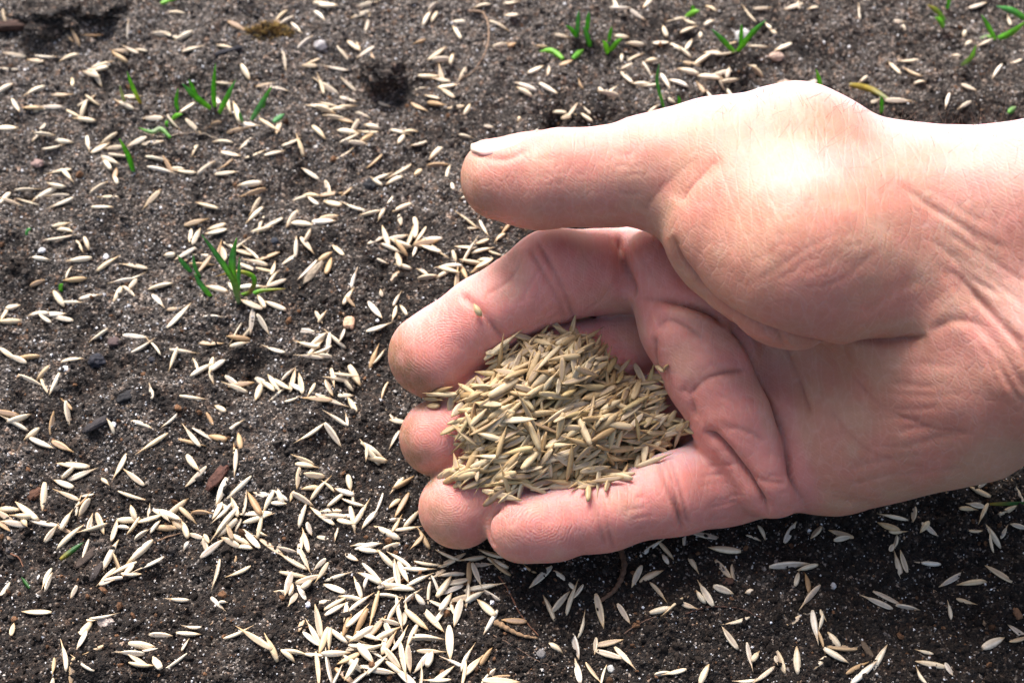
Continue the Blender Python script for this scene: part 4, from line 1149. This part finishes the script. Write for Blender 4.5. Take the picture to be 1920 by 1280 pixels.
# the largest three hundred are objects; the rest is one mass on the soil and one in the hand
pale = [s for s in SEEDS if s['pale']]; tan = [s for s in SEEDS if not s['pale']]
pale.sort(key=lambda s: -(s['py'] / 1280 + 0.25 * s['s'][0]) + (100 if not (0 <= s['px'] <= 1920 and 0 <= s['py'] <= 1275) else 0))
tan.sort(key=lambda s: -(s['layer'] * 10 + s['s'][0]))
own = pale[:165] + tan[:135]
GROUND_MARKS = [('below the ring fingertip', 850, 1075), ('just below the little fingertip', 960, 1095), ('at the lower end of the dense drift', 700, 1245), ('in the upper half of the dense drift', 760, 1085),
    ('in the middle of the dense drift', 720, 1160), ('at the left rim of the dense drift', 615, 1130), ('at the right rim of the dense drift', 850, 1180), ('near the bent brown root', 1160, 1110),
    ('beside the fuzzy tan root', 980, 1200), ('right of the fuzzy tan root', 1075, 1180), ('at the bottom under the pinky', 1120, 1255), ('below the root of the little finger', 1360, 1035),
    ('below the heel of the palm', 1520, 1040), ('on dark soil under the wrist', 1700, 1010), ('near the right edge', 1870, 980), ('in the lower right corner', 1850, 1220),
    ('at the bottom right', 1610, 1235), ('at the bottom edge below the palm', 1420, 1235), ('beside the lone green clipping', 140, 1020), ('right of the lone green clipping', 250, 1060),
    ('at the left edge', 30, 980), ('near the pale crumbly stone', 190, 1160), ('in the bottom left corner', 60, 1240), ('at the bottom left of centre', 290, 1235), ('left of the dense drift', 480, 1205),
    ('in the band left of the drift', 450, 990), ('at the thin end of the loose band', 300, 970), ('in front of the ring fingertip', 710, 1000)]
HEAP_MARKS = [('on the peak of the handful', 1070, 635), ('against the index finger pad', 945, 685), ('over the middle fingertip', 850, 755), ('over the ring fingertip', 880, 885), ('beside the little fingertip', 955, 915),
    ('on the upper left of the handful', 945, 755), ('in the middle of the handful', 1030, 770), ('on the right slope of the handful', 1150, 745), ('against the fold of the palm', 1240, 795),
    ('on the little finger middle joint', 1180, 865), ('on the little finger end joint', 1085, 900), ('low on the front of the handful', 1010, 850), ('at the left of the handful', 905, 830)]
ORD = ['leftmost', 'second from left', 'third from left', 'fourth from left', 'fifth from left', 'sixth from left', 'seventh from left', 'eighth from left', 'ninth from left', 'tenth from left', 'eleventh from left', 'twelfth from left']
from collections import defaultdict
byname = defaultdict(list)
for s in own:
    marks = GROUND_MARKS if s['pale'] else HEAP_MARKS
    place = min(marks, key=lambda m: (m[1] - s['px']) ** 2 + (m[2] - s['py']) ** 2)[0]
    x0, y0, _ = project(s['pos']); x1, y1, _ = project(s['pos'] + np.array(s['R'].col[0]))
    an = math.degrees(math.atan2(float(y0[0] - y1[0]), float(x1[0] - x0[0])))
    an = (an + 90) % 180 - 90
    way = 'lying level' if abs(an) < 18 else 'upright' if abs(an) > 68 else 'leaning right' if an > 0 else 'leaning left'
    size = 'long' if s['s'][0] > 1.15 else 'short' if s['s'][0] < 0.8 else 'plump' if s['s'][1] > 1.12 else 'slender' if s['s'][1] < 0.88 else ''
    byname[(' '.join((size + (' pale' if s['pale'] else ' tan') + ' grass seed ' + way).split()), place, s['pale'])].append(s)
for (look, place, pl), lst in byname.items():
    lst.sort(key=lambda s: s['px'])
    for i, s in enumerate(lst):
        s['label'] = look + ', ' + (ORD[i] + ' ' if len(lst) > 1 else '') + place
        if len(s['label'].split()) > 16: s['label'] = s['label'].replace('grass seed ', 'seed ')
for s in own:
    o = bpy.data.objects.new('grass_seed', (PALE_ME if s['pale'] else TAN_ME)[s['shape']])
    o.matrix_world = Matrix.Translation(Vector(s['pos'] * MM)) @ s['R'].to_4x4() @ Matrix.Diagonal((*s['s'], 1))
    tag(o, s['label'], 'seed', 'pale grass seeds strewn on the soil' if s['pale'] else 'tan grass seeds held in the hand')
    scene.collection.objects.link(o)

def seed_mass(name, lst, mat, label):
    VV, FF, A1, A2, A3 = [], [], [], [], []
    n = 0
    for s in lst:
        v, f, sh, gr = SHAPES[s['shape']]
        q = (v * np.array(s['s'])) @ np.array(s['R']).T + s['pos']
        VV.append(q); FF += [tuple(i + n for i in face) for face in f]
        A1 += sh; A2 += gr; A3 += [sr.random()] * len(v)
        n += len(v)
    o = link(name, np.vstack(VV) * MM, FF, mat)
    add_attr(o.data, 'shade', A1); add_attr(o.data, 'groove', A2); add_attr(o.data, 'rnd', A3)
    tag(o, label, 'seeds', kind='stuff')
seed_mass('scattered_seeds', pale[165:], SEED_PALE, 'pale grass seeds scattered thinly over the soil behind and left of the hand')
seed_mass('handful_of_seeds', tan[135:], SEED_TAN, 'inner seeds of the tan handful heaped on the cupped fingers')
print('SEEDS', len(pale), len(tan))
# ---------------------------------------------------------------- seedlings
def leaf_material():
    m, nt, N, L, B = mat_new('grass_blade')
    c = attr(N, 'col').outputs['Color']
    n = tex_noise(N, L, N.new('ShaderNodeNewGeometry').outputs['Position'], 700, 3)
    c = mix_col(N, L, 1.0, c, ramp(N, L, n.outputs['Fac'], [(0.3, 0.8), (0.7, 1.2)]), 'MULTIPLY')
    L.new(c, B.inputs['Base Color'])
    B.inputs['Roughness'].default_value = 0.42
    tr = N.new('ShaderNodeBsdfTranslucent')              # light shines through the thin leaf
    L.new(mix_col(N, L, 1.0, c, (1.3, 1.15, 0.8), 'MULTIPLY'), tr.inputs['Color'])
    ms = N.new('ShaderNodeMixShader')
    ms.inputs[0].default_value = 0.45
    L.new(B.outputs[0], ms.inputs[1]); L.new(tr.outputs[0], ms.inputs[2])
    L.new(ms.outputs[0], N['Material Output'].inputs['Surface'])
    return m
M_LEAF = leaf_material()
GREEN, LIGHT, BLUE, YELLOW, BROWN, PALE = (0.12, 0.45, 0.03), (0.24, 0.58, 0.06), (0.11, 0.38, 0.12), (0.42, 0.33, 0.05), (0.22, 0.13, 0.05), (0.32, 0.42, 0.22)

DARK = (0.035, 0.15, 0.025)

def blade(parent, origin, pts, width, cols):
    """a folded grass leaf through 3-D points (mm); cols: colours from base to tip"""
    c = spline(pts, 6)
    K = len(c)
    V, F, C = [], [], []
    cols = np.array(cols, float)
    for i in range(K):
        s = i / (K - 1)
        t = c[min(i + 1, K - 1)] - c[max(i - 1, 0)]
        t /= np.linalg.norm(t) + 1e-9
        side = np.cross(t, -FWD)
        side /= np.linalg.norm(side) + 1e-9
        nrm = np.cross(side, t)
        w = width * 0.5 * (0.62 + 0.38 * min(1, s * 4)) * (1 - max(0, (s - 0.55) / 0.45) ** 1.6 * 0.93)
        th = 0.11 + 0.1 * (1 - s)
        for (u, v) in ((-1, 0.22 * w), (0, th * 0.5), (1, 0.22 * w), (0, -th * 0.5)):
            V.append(c[i] + side * w * u + nrm * v - origin)
            k = s * (len(cols) - 1)
            j = min(int(k), len(cols) - 2)
            C.append(cols[j] * (1 - (k - j)) + cols[j + 1] * (k - j))
    for i in range(K - 1):
        for k in range(4):
            F.append((i * 4 + k, i * 4 + (k + 1) % 4, i * 4 + 4 + (k + 1) % 4, i * 4 + 4 + k))
    F.append((3, 2, 1, 0)); F.append(tuple(4 * (K - 1) + k for k in range(4)))
    o = link('blade', np.array(V) * MM, F, M_LEAF, parent)
    add_attr(o.data, 'col', C)
    return o

def standing(bx, by, tx, ty, mids=(), lean=0.8):
    if lean < 0.2:                       # lies on the soil
        q = np.array([(bx, by)] + (list(mids) or [((bx + tx) / 2, (by + ty) / 2)]) + [(tx, ty)], float)
        r = soil_hit(q[:, 0], q[:, 1], 0.9)
        r[:, 2] = np.maximum(r[:, 2], 0.6 * r[:, 2].max() + 0.4 * r[:, 2])
        return list(r)
    return growing(bx, by, tx, ty, mids, lean)

def growing(bx, by, tx, ty, mids, lean):
    """centre line of a leaf that grows from one pixel and ends at another"""
    b = soil_hit([bx], [by], -0.6)[0]
    sc = FPX / (project(b)[2][0])
    pts = [b]
    for (x, y) in list(mids) + [(tx, ty)]:
        z = b[2] + 1.0 + max(0.0, (by - y)) / (sc * 0.545) * lean
        q = P(x, y, max(z, b[2] + 1.0))
        pts.append(q)
    if len(pts) == 2:
        m = (pts[0] + pts[1]) / 2 + np.array([0, 0, 0.6])
        pts = [pts[0], m, pts[1]]
    return pts

SEEDLINGS = [  # label, list of (base, tip, mids, width mm, colours)
    ('green grass seedling of four short blades standing among seeds at upper left', [((397, 205), (342, 157), ((365, 180),), 1.6, (LIGHT, GREEN, BLUE)), ((403, 203), (404, 119), ((401, 170),), 1.4, (LIGHT, GREEN, GREEN)), ((410, 214), (442, 150), ((425, 185),), 1.5, (LIGHT, GREEN, BLUE)), ((371, 186), (354, 149), (), 1.2, (GREEN, GREEN))]),
    ('pair of slanting green blades right of the four-bladed seedling', [((470, 228), (510, 162), ((490, 196),), 1.5, (BLUE, BLUE, GREEN)), ((492, 205), (500, 178), (), 1.2, (GREEN, LIGHT)), ((455, 236), (449, 208), (), 1.0, (BLUE, BLUE))]),
    ('tiny green shoot lying under a pair of crossed seeds', [((513, 231), (534, 217), (), 1.5, (BLUE, BLUE))]),
    ('small crooked green shoot left of the four-bladed seedling', [((334, 210), (334, 166), ((331, 190),), 1.2, (GREEN, GREEN)), ((322, 226), (342, 214), (), 1.3, (GREEN, LIGHT)), ((313, 238), (316, 230), (), 1.3, (GREEN, GREEN))]),
    ('single thin green blade with pale foot leaning at upper left', [((265, 197), (238, 134), ((250, 165),), 1.2, (YELLOW, LIGHT, GREEN))]),
    ('short faded bluish blade beside the thin leaning blade', [((234, 193), (225, 160), (), 1.0, (PALE, PALE))]),
    ('bent green blade folded flat on the soil at upper left', [((321, 262), (262, 244), ((302, 244), (285, 248)), 1.3, (GREEN, PALE, GREEN))]),
    ('single bright green blade above the left seeds, leaning left', [((251, 324), (224, 260), ((241, 292),), 1.5, (GREEN, GREEN, LIGHT))]),
    ('largest grass seedling with one browned arching blade, left of the index fingertip', [((450, 572), (378, 440), ((437, 525), (408, 480)), 1.5, (PALE, LIGHT, BLUE, BLUE)), ((449, 570), (444, 446), ((437, 515), (437, 480)), 1.8, (PALE, LIGHT, BLUE, GREEN)), ((446, 560), (449, 481), ((448, 520),), 1.0, (LIGHT, BLUE, BLUE)), ((450, 555), (402, 519), ((471, 545), (476, 520), (445, 509)), 1.2, (GREEN, BROWN, GREEN, YELLOW, BROWN)), ((449, 550), (536, 541), ((468, 553), (490, 545)), 1.1, (LIGHT, GREEN, YELLOW)), ((397, 557), (364, 512), ((378, 535),), 1.4, (LIGHT, BLUE, BLUE)), ((376, 522), (362, 477), ((366, 500),), 1.0, (BLUE, BLUE)), ((360, 511), (333, 479), ((345, 495),), 1.3, (BLUE, BLUE))]),
    ('blurred green seedling near the top edge behind the thumb', [((1084, 73), (1061, 48), (), 1.3, (GREEN, GREEN)), ((1082, 68), (1085, 20), (), 1.2, (BLUE, BLUE)), ((1107, 90), (1093, 50), (), 1.5, (GREEN, BLUE)), ((1100, 62), (1104, 22), (), 1.3, (GREEN, BLUE))]),
    ('bright green V-shaped seedling right of the blurred one above the thumb', [((1140, 102), (1130, 76), (), 1.6, (LIGHT, LIGHT)), ((1143, 97), (1167, 72), (), 1.4, (LIGHT, GREEN)), ((1141, 80), (1147, 50), (), 1.0, (GREEN, GREEN))]),
    ('low bright green blade lying flat above the thumb', [((1056, 111), (1012, 97), ((1035, 101),), 1.6, (LIGHT, LIGHT))]),
    ('small green leaf tip lying just right of the low flat blade', [((1074, 111), (1094, 98), (), 1.6, (GREEN, LIGHT))]),
    ('thin dark green stalk rising behind the thumb knuckle', [((1245, 203), (1236, 120), ((1232, 155),), 0.9, (GREEN, BLUE, BLUE))]),
    ('short green blade tip showing over the top of the hand', [((1274, 200), (1271, 180), (), 1.0, (GREEN, GREEN))]),
    ('three-bladed green seedling near the top edge above the hand', [((1378, 101), (1334, 55), ((1357, 78),), 1.5, (LIGHT, GREEN, BLUE)), ((1388, 86), (1390, 46), (), 1.3, (GREEN, GREEN)), ((1381, 99), (1436, 38), ((1408, 65),), 1.6, (LIGHT, GREEN, BLUE))]),
    ('yellow-green sprout at the top edge left of the three-bladed seedling', [((1285, 34), (1312, 20), (), 1.6, (LIGHT, LIGHT)), ((1300, 28), (1296, 11), (), 1.4, (LIGHT, GREEN))]),
    ('upright green blade standing just behind the wrist', [((1537, 182), (1530, 130), ((1536, 155),), 1.4, (GREEN, LIGHT))]),
    ('yellowed blade lying on soil behind the wrist', [((1592, 161), (1672, 190), ((1630, 174),), 1.8, (YELLOW, YELLOW, PALE))]),
    ('short green stub below the yellowed blade', [((1652, 214), (1651, 180), (), 1.3, (GREEN, GREEN))]),
    ('yellow-tipped green sprout at the top edge right of centre', [((1770, 52), (1753, 33), (), 1.8, (LIGHT, LIGHT)), ((1772, 40), (1738, 9), ((1757, 22),), 1.6, (GREEN, YELLOW)), ((1776, 18), (1779, -12), (), 1.4, (GREEN, GREEN))]),
    ('sprawling green seedling in the top right corner', [((1866, 76), (1840, 28), ((1855, 55),), 1.6, (LIGHT, GREEN)), ((1868, 74), (1925, 40), ((1895, 62),), 1.8, (GREEN, LIGHT)), ((1925, 38), (1868, 12), ((1900, 22),), 2.0, (GREEN, BLUE)), ((1868, 74), (1836, 72), (), 1.4, (LIGHT, PALE)), ((1800, 126), (1830, 85), ((1820, 108),), 1.4, (PALE, LIGHT))]),
    ('small green leaf bit at the far right above the wrist', [((1890, 213), (1905, 200), (), 1.6, (GREEN, PALE))]),
    ('green grass clipping lying beside a dark wood chip at lower left', [((114, 1050), (157, 1016), (), 1.25, (YELLOW, DARK, DARK))]),
    ('tiny green leaf scrap at the lower left edge', [((56, 1103), (42, 1084), (), 0.9, (DARK, DARK))]),
    ('long green blade lying at the right edge under the wrist', [((1856, 945), (1935, 943), (), 0.9, (YELLOW, DARK, DARK))]),
    ('tiny curled green shoot on bare soil left of the seedling', [((114, 547), (118, 532), (), 1.2, (GREEN, GREEN))]),
    ('tiny green shoot near the left edge of the photo', [((49, 443), (58, 428), (), 0.9, (BLUE, BLUE))]),
    ('green blade lying at the very top edge on the left', [((302, 7), (340, -2), (), 1.5, (LIGHT, GREEN))]),
]
for label, blades in SEEDLINGS:
    b0 = soil_hit([blades[0][0][0]], [blades[0][0][1]])[0]
    e = bpy.data.objects.new('grass_seedling', None)
    scene.collection.objects.link(e)
    e.empty_display_size = 0.005
    e.location = Vector(b0 * MM)
    tag(e, label, 'grass', 'green grass seedlings in the soil')
    flat_ = any(k in label for k in ('lying', 'flat', 'scrap', 'bit'))
    for base, tip, mids, w, cols in blades:
        blade(e, b0, standing(*base, *tip, mids, 0.08 if flat_ else 0.8), w, cols)

# ---------------------------------------------------------------- stones, chips, roots
M_BIT = coloured_material('debris', 0.8, 0.3, 1400, 0.35)
br_ = np.random.default_rng(3)
def rock(name, px, py, wpx, hpx, col, label, cat, depth=0.7, sink=0.3, rough=0.12, ang=0.0, edge=0.0, earth=False):
    """an uneven lump: wpx by hpx photograph pixels"""
    c = soil_hit([px], [py])[0]
    sc = FPX / project(c)[2][0]
    a_, b_ = wpx / sc / 2, hpx / sc / 2
    V, F = [], []
    nu, nv = (30, 18) if not earth else (56, 34)
    sd_ = int(px * 7 + py)
    for i in range(nv + 1):
        th = math.pi * i / nv
        for k in range(nu):
            ph = 2 * math.pi * k / nu
            V.append((math.sin(th) * math.cos(ph), math.sin(th) * math.sin(ph), math.cos(th)))
    V = np.array(V)
    n = 1 + rough * 2 * noise3(V * 3 + sd_, 1.6, 5) + rough * noise3(V * 3 + sd_, 0.6, 6)
    V = V * n[:, None]
    if 'chip' in name:            # fibres along the length, broken ends
        k = 0 if wpx >= hpx else 1
        q = V.copy(); q[:, k] *= 0.25
        V = V * (1 + 0.22 * noise3(q * 9 + sd_, 1.0, 25) + 0.12 * noise3(V * 9 + sd_, 1.0, 26))[:, None]
    elif not earth:
        V = V * (1 + 0.05 * noise3(V * 7 + sd_, 1.0, 27))[:, None]
    if earth:
        V = V * (1 + 0.10 * np.abs(noise3(V * 8 + sd_, 1.2, 15)) + 0.10 * noise3(V * 8 + sd_, 0.5, 16))[:, None]
    if edge > 0:
        V = np.sign(V) * np.abs(V) ** (1 - edge)
    t = rad(ang)
    V = V * np.array([a_, b_ / 0.85, min(a_, b_) * depth])
    V = np.stack([V[:, 0] * math.cos(t) - V[:, 1] * math.sin(t), V[:, 0] * math.sin(t) + V[:, 1] * math.cos(t), V[:, 2]], -1)
    for i in range(nv):
        for k in range(nu):
            F.append((i * nu + k, (i + 1) * nu + k, (i + 1) * nu + (k + 1) % nu, i * nu + (k + 1) % nu))
    o = link(name, V * MM, F, M_BIT)
    o.location = Vector((c + np.array([0, 0, min(a_, b_) * depth * (1 - 2 * sink)])) * MM)
    cl = np.array(col)[None] * (1 + 0.25 * noise3(V, 1.0, 9))[:, None]
    add_attr(o.data, 'col', cl)
    if earth:
        add_attr(o.data, 'dry', np.clip(0.3 + 0.4 * noise3(V, 3.0, 17), 0, 1))
        if cat == 'clod':
            o.data.materials.clear(); o.data.materials.append(M_SOIL)
    tag(o, label, cat)
    return o
rock('pebble', 655, 607, 21, 21, (0.62, 0.38, 0.24), 'small angular orange-pink pebble left of the index fingertip', 'pebble', 0.7, 0.3, 0.14, 0, 0.35)
rock('pebble', 602, 87, 26, 20, (0.34, 0.32, 0.31), 'pale grey pebble near the top right of the brown moss lump', 'pebble')
rock('pebble', 70, 308, 24, 16, (0.30, 0.20, 0.17), 'smooth pinkish brown pebble near the left edge', 'pebble')
rock('pebble', 79, 471, 13, 11, (0.6, 0.6, 0.6), 'tiny bright white pebble at the left near a long seed', 'pebble')
rock('pebble', 200, 482, 12, 10, (0.70, 0.69, 0.68), 'tiny white pebble above a slanting seed at left', 'pebble')
rock('pebble', 1455, 107, 28, 17, (0.42, 0.30, 0.23), 'tan pebble on soil above the hand', 'pebble')
rock('pebble', 1395, 70, 34, 24, (0.40, 0.38, 0.36), 'pale grey stone behind the three-bladed seedling', 'pebble')
rock('pebble', 1475, 165, 40, 24, (0.40, 0.30, 0.23), 'tan stone just showing over the top of the hand', 'pebble')
rock('pebble', 183, 677, 32, 22, (0.022, 0.022, 0.028), 'blue-black lump of charcoal on the left soil', 'charcoal', 0.7, 0.3, 0.2)
rock('pebble', 285, 675, 13, 10, (0.025, 0.025, 0.03), 'tiny black pebble right of the charcoal lump', 'pebble')
rock('pebble', 515, 452, 14, 11, (0.03, 0.035, 0.045), 'small dark slate-blue pebble right of the largest seedling', 'pebble')
rock('pebble', 693, 352, 26, 24, (0.016, 0.016, 0.018), 'black lump of charcoal among seeds left of the thumb', 'charcoal', 0.8, 0.25, 0.2)
rock('pebble', 212, 797, 12, 10, (0.62, 0.61, 0.62), 'small translucent white pebble between two seeds at left', 'pebble')
rock('pebble', 578, 1134, 11, 10, (0.50, 0.50, 0.54), 'small round grey pebble left of the dense drift', 'pebble')
rock('pebble', 1562, 1100, 11, 12, (0.45, 0.44, 0.42), 'small squarish grey pebble below the heel of the palm', 'pebble')
rock('pebble', 1145, 1254, 12, 12, (0.36, 0.36, 0.33), 'square grey-green pebble at the bottom edge', 'pebble', 0.7, 0.3, 0.1, 20, 0.4)
rock('pebble', 1014, 1226, 17, 15, (0.15, 0.14, 0.13), 'rounded dark grey pebble near the fuzzy root', 'pebble')
rock('pebble', 199, 1167, 26, 16, (0.40, 0.33, 0.28), 'pale crumbly stone near the bottom left', 'pebble', 0.6, 0.35, 0.22)
rock('pebble', 121, 692, 16, 10, (0.70, 0.69, 0.66), 'small white chalky pebble below a long seed at left', 'pebble', 0.6, 0.3, 0.25)
rock('soil_clod', 720, 142, 74, 44, (0.030, 0.026, 0.023), 'black clod of earth overhanging a dark hole above the thumb', 'clod', 0.9, 0.3, 0.25, earth=True)
rock('soil_clod', 90, 35, 120, 60, (0.055, 0.052, 0.042), 'large mossy grey clod of earth in the top left corner', 'clod', 0.7, 0.4, 0.28, earth=True)
rock('soil_clod', 195, 22, 90, 40, (0.035, 0.032, 0.03), 'dark clod of earth beside the corner clod at top left', 'clod', 0.7, 0.4, 0.28, earth=True)
def moss(px, py, wpx, hpx, label):
    """a cushion of short pointed shoots"""
    c = soil_hit([px], [py])[0]
    sc = FPX / project(c)[2][0]
    V, F, C = [], [], []
    for _ in range(520):
        a_, r_ = br_.uniform(0, 2 * math.pi), math.sqrt(br_.random())
        x, y = r_ * math.cos(a_) * wpx / sc / 2, r_ * math.sin(a_) * hpx / sc / 2 / 0.85
        z = float(3.0 * (1 - r_ ** 2) * (0.7 + 0.5 * math.sin(x * 1.3) * math.cos(y * 1.7)))
        d = np.array([x * 0.14, y * 0.14, 0.8]) + br_.normal(0, 0.45, 3)
        d /= np.linalg.norm(d)
        b1 = np.cross(d, [0.3, 0.1, 0.9]); b1 /= np.linalg.norm(b1); b2 = np.cross(d, b1)
        L_, w_ = br_.uniform(0.9, 2.1), br_.uniform(0.16, 0.32)
        o_ = np.array([x, y, z + 0.3])
        n = len(V)
        for k in range(3):
            V.append(o_ + w_ * (b1 * math.cos(k * 2.094) + b2 * math.sin(k * 2.094)))
        for k in range(3):
            V.append(o_ + d * L_ * 0.55 + w_ * 0.9 * (b1 * math.cos(k * 2.094 + .5) + b2 * math.sin(k * 2.094 + .5)))
        V.append(o_ + d * L_)
        for k in range(3):
            F.append((n + k, n + (k + 1) % 3, n + 3 + (k + 1) % 3, n + 3 + k)); F.append((n + 3 + k, n + 3 + (k + 1) % 3, n + 6))
        cc = np.array([(0.20, 0.115, 0.025), (0.10, 0.05, 0.015), (0.27, 0.18, 0.05), (0.05, 0.035, 0.015)][int(br_.integers(4))])
        C += [cc * 0.7] * 3 + [cc] * 3 + [cc * 1.3]
    o = link('moss', np.array(V) * MM, F, M_BIT)
    o.location = Vector(c * MM)
    add_attr(o.data, 'col', C)
    tag(o, label, 'moss')
moss(505, 68, 92, 42, 'golden brown tuft of moss lying near the top left')
rock('wood_chip', 240, 743, 44, 17, (0.020, 0.019, 0.020), 'charred black wood chip on the soil at left', 'wood chip', 0.6, 0.3, 0.1, 32, 0.3)
rock('wood_chip', 183, 795, 58, 14, (0.035, 0.030, 0.030), 'dark weathered wood splinter below the charred chip', 'wood chip', 0.6, 0.3, 0.1, 36, 0.3)
rock('wood_chip', 428, 101, 54, 9, (0.030, 0.028, 0.032), 'thin dark stick lying above the seedlings at upper left', 'wood chip', 1.0, 0.2, 0.08, 24, 0.3)
rock('wood_chip', 30, 52, 84, 18, (0.050, 0.024, 0.016), 'dark red-brown bark strip at the top left edge', 'wood chip', 0.8, 0.1, 0.12, 5, 0.3)
rock('wood_chip', 411, 892, 20, 52, (0.085, 0.036, 0.024), 'fibrous red-brown bark flake at the lower left', 'wood chip', 0.5, 0.2, 0.15, -32, 0.2)
rock('wood_chip', 169, 1043, 17, 56, (0.050, 0.034, 0.025), 'dark brown wood chip beside the grass clipping', 'wood chip', 0.6, 0.2, 0.1, -42, 0.4)
rock('wood_chip', 181, 1074, 13, 32, (0.042, 0.032, 0.028), 'small dark wood chip below the larger chip', 'wood chip', 0.6, 0.25, 0.1, -22, 0.4)
rock('wood_chip', 68, 925, 18, 26, (0.10, 0.045, 0.025), 'small red-brown bark bit near the left edge', 'wood chip', 0.5, 0.25, 0.15, -40, 0.3)
rock('wood_chip', 215, 642, 24, 15, (0.09, 0.06, 0.055), 'ridged purplish bark bit left of the seed row', 'wood chip', 0.6, 0.25, 0.12, 15, 0.3)
rock('wood_chip', 1362, 1090, 26, 12, (0.075, 0.035, 0.022), 'small red-brown wood bit below the little finger', 'wood chip', 0.6, 0.3, 0.1, 0, 0.4)
rock('wood_chip', 1628, 1222, 12, 34, (0.10, 0.07, 0.045), 'small brown splinter at the bottom right', 'wood chip', 0.6, 0.3, 0.1, 25, 0.3)
rock('wood_chip', 1906, 1150, 14, 20, (0.20, 0.10, 0.05), 'small rusty bark crumb at the right edge', 'wood chip', 0.6, 0.25, 0.15, 20, 0.3)
rock('husk', 588, 512, 18, 50, (0.30, 0.24, 0.17), 'dirty weathered husk beside a seed, right of the largest seedling', 'husk', 0.6, 0.2, 0.12, -35)

def root(name, px_pts, r0, r1, col, label, lifts=None):
    s = spline(px_pts, 8)
    q = soil_hit(s[:, 0], s[:, 1], 0.0)
    # a root spans small hollows
    z = q[:, 2].copy()
    for _ in range(6):
        zz = z.copy(); zz[1:-1] = (z[:-2] + z[2:]) / 2
        z = np.maximum(zz, q[:, 2] - 0.2)
    n = len(q)
    lf = np.interp(np.linspace(0, 1, n), np.linspace(0, 1, len(lifts)), lifts) if lifts else np.zeros(n)
    q = np.stack([q[:, 0], q[:, 1], z + r0 * 0.4 + lf], -1)
    o0 = q[0].copy()
    V, F = [], []
    for i in range(n):
        t = q[min(i + 1, n - 1)] - q[max(i - 1, 0)]
        t /= np.linalg.norm(t)
        b1 = np.cross(t, [0.1, 0.2, 1]); b1 /= np.linalg.norm(b1); b2 = np.cross(t, b1)
        rr = (r0 + (r1 - r0) * i / (n - 1)) * (1 + 0.2 * math.sin(i * 1.7))
        for k in range(6):
            a_ = k * math.pi / 3
            V.append(q[i] + rr * (b1 * math.cos(a_) + b2 * math.sin(a_)) - o0)
    for i in range(n - 1):
        for k in range(6):
            F.append((i * 6 + k, i * 6 + (k + 1) % 6, i * 6 + 6 + (k + 1) % 6, i * 6 + 6 + k))
    F.append(tuple(range(6))[::-1]); F.append(tuple(6 * (n - 1) + k for k in range(6)))
    o = link(name, np.array(V) * MM, F, M_BIT)
    o.location = Vector(o0 * MM)
    add_attr(o.data, 'col', np.tile(np.array(col), (len(V), 1)))
    tag(o, label, 'root')
    return o
root('root', [(877, 20), (905, 35), (916, 65), (913, 100), (890, 135), (858, 153)], 0.28, 0.16, (0.30, 0.20, 0.13), 'pale curved dry root arching on soil above the thumb', [0, 2, 3, 2, 0.5, 0])
root('root', [(1162, 1030), (1170, 1060), (1163, 1090), (1150, 1110), (1124, 1128)], 0.75, 0.45, (0.11, 0.062, 0.038), 'thick brown root bending below the little finger', [0.5, 0.8, 0.6, 0.4, 0])
root('root', [(935, 1080), (955, 1110), (972, 1145), (990, 1170), (1010, 1192)], 0.22, 0.16, (0.14, 0.062, 0.035), 'thin straight reddish root below the ring fingertip')
root('root', [(930, 1168), (950, 1180), (975, 1192), (1008, 1198)], 0.75, 0.25, (0.26, 0.16, 0.085), 'fuzzy tan root crossing the foot of the thin reddish root', [0.4, 0.6, 0.4, 0.2])
root('root', [(1170, 1188), (1200, 1168), (1230, 1156), (1258, 1150)], 0.18, 0.12, (0.13, 0.075, 0.05), 'thin brown rootlet right of centre near the bottom')
root('root', [(925, 1190), (970, 1215), (1010, 1240), (1045, 1250)], 0.14, 0.1, (0.12, 0.075, 0.05), 'hair-thin rootlet below the fuzzy root')
root('root', [(1285, 1150), (1330, 1138), (1380, 1140), (1430, 1158)], 0.2, 0.14, (0.09, 0.045, 0.03), 'thin dark root on soil below the heel of the palm')
root('root', [(288, 1018), (310, 1008), (338, 1000)], 0.28, 0.15, (0.22, 0.13, 0.075), 'short brown twig among seeds at lower left')
root('root', [(20, 1038), (35, 1045), (44, 1062)], 0.22, 0.15, (0.15, 0.07, 0.04), 'short reddish rootlet at the lower left edge')
root('root', [(270, 250), (300, 258), (360, 250), (410, 262)], 0.2, 0.15, (0.32, 0.25, 0.18), 'pale thin straw thread lying below the four-bladed seedling')
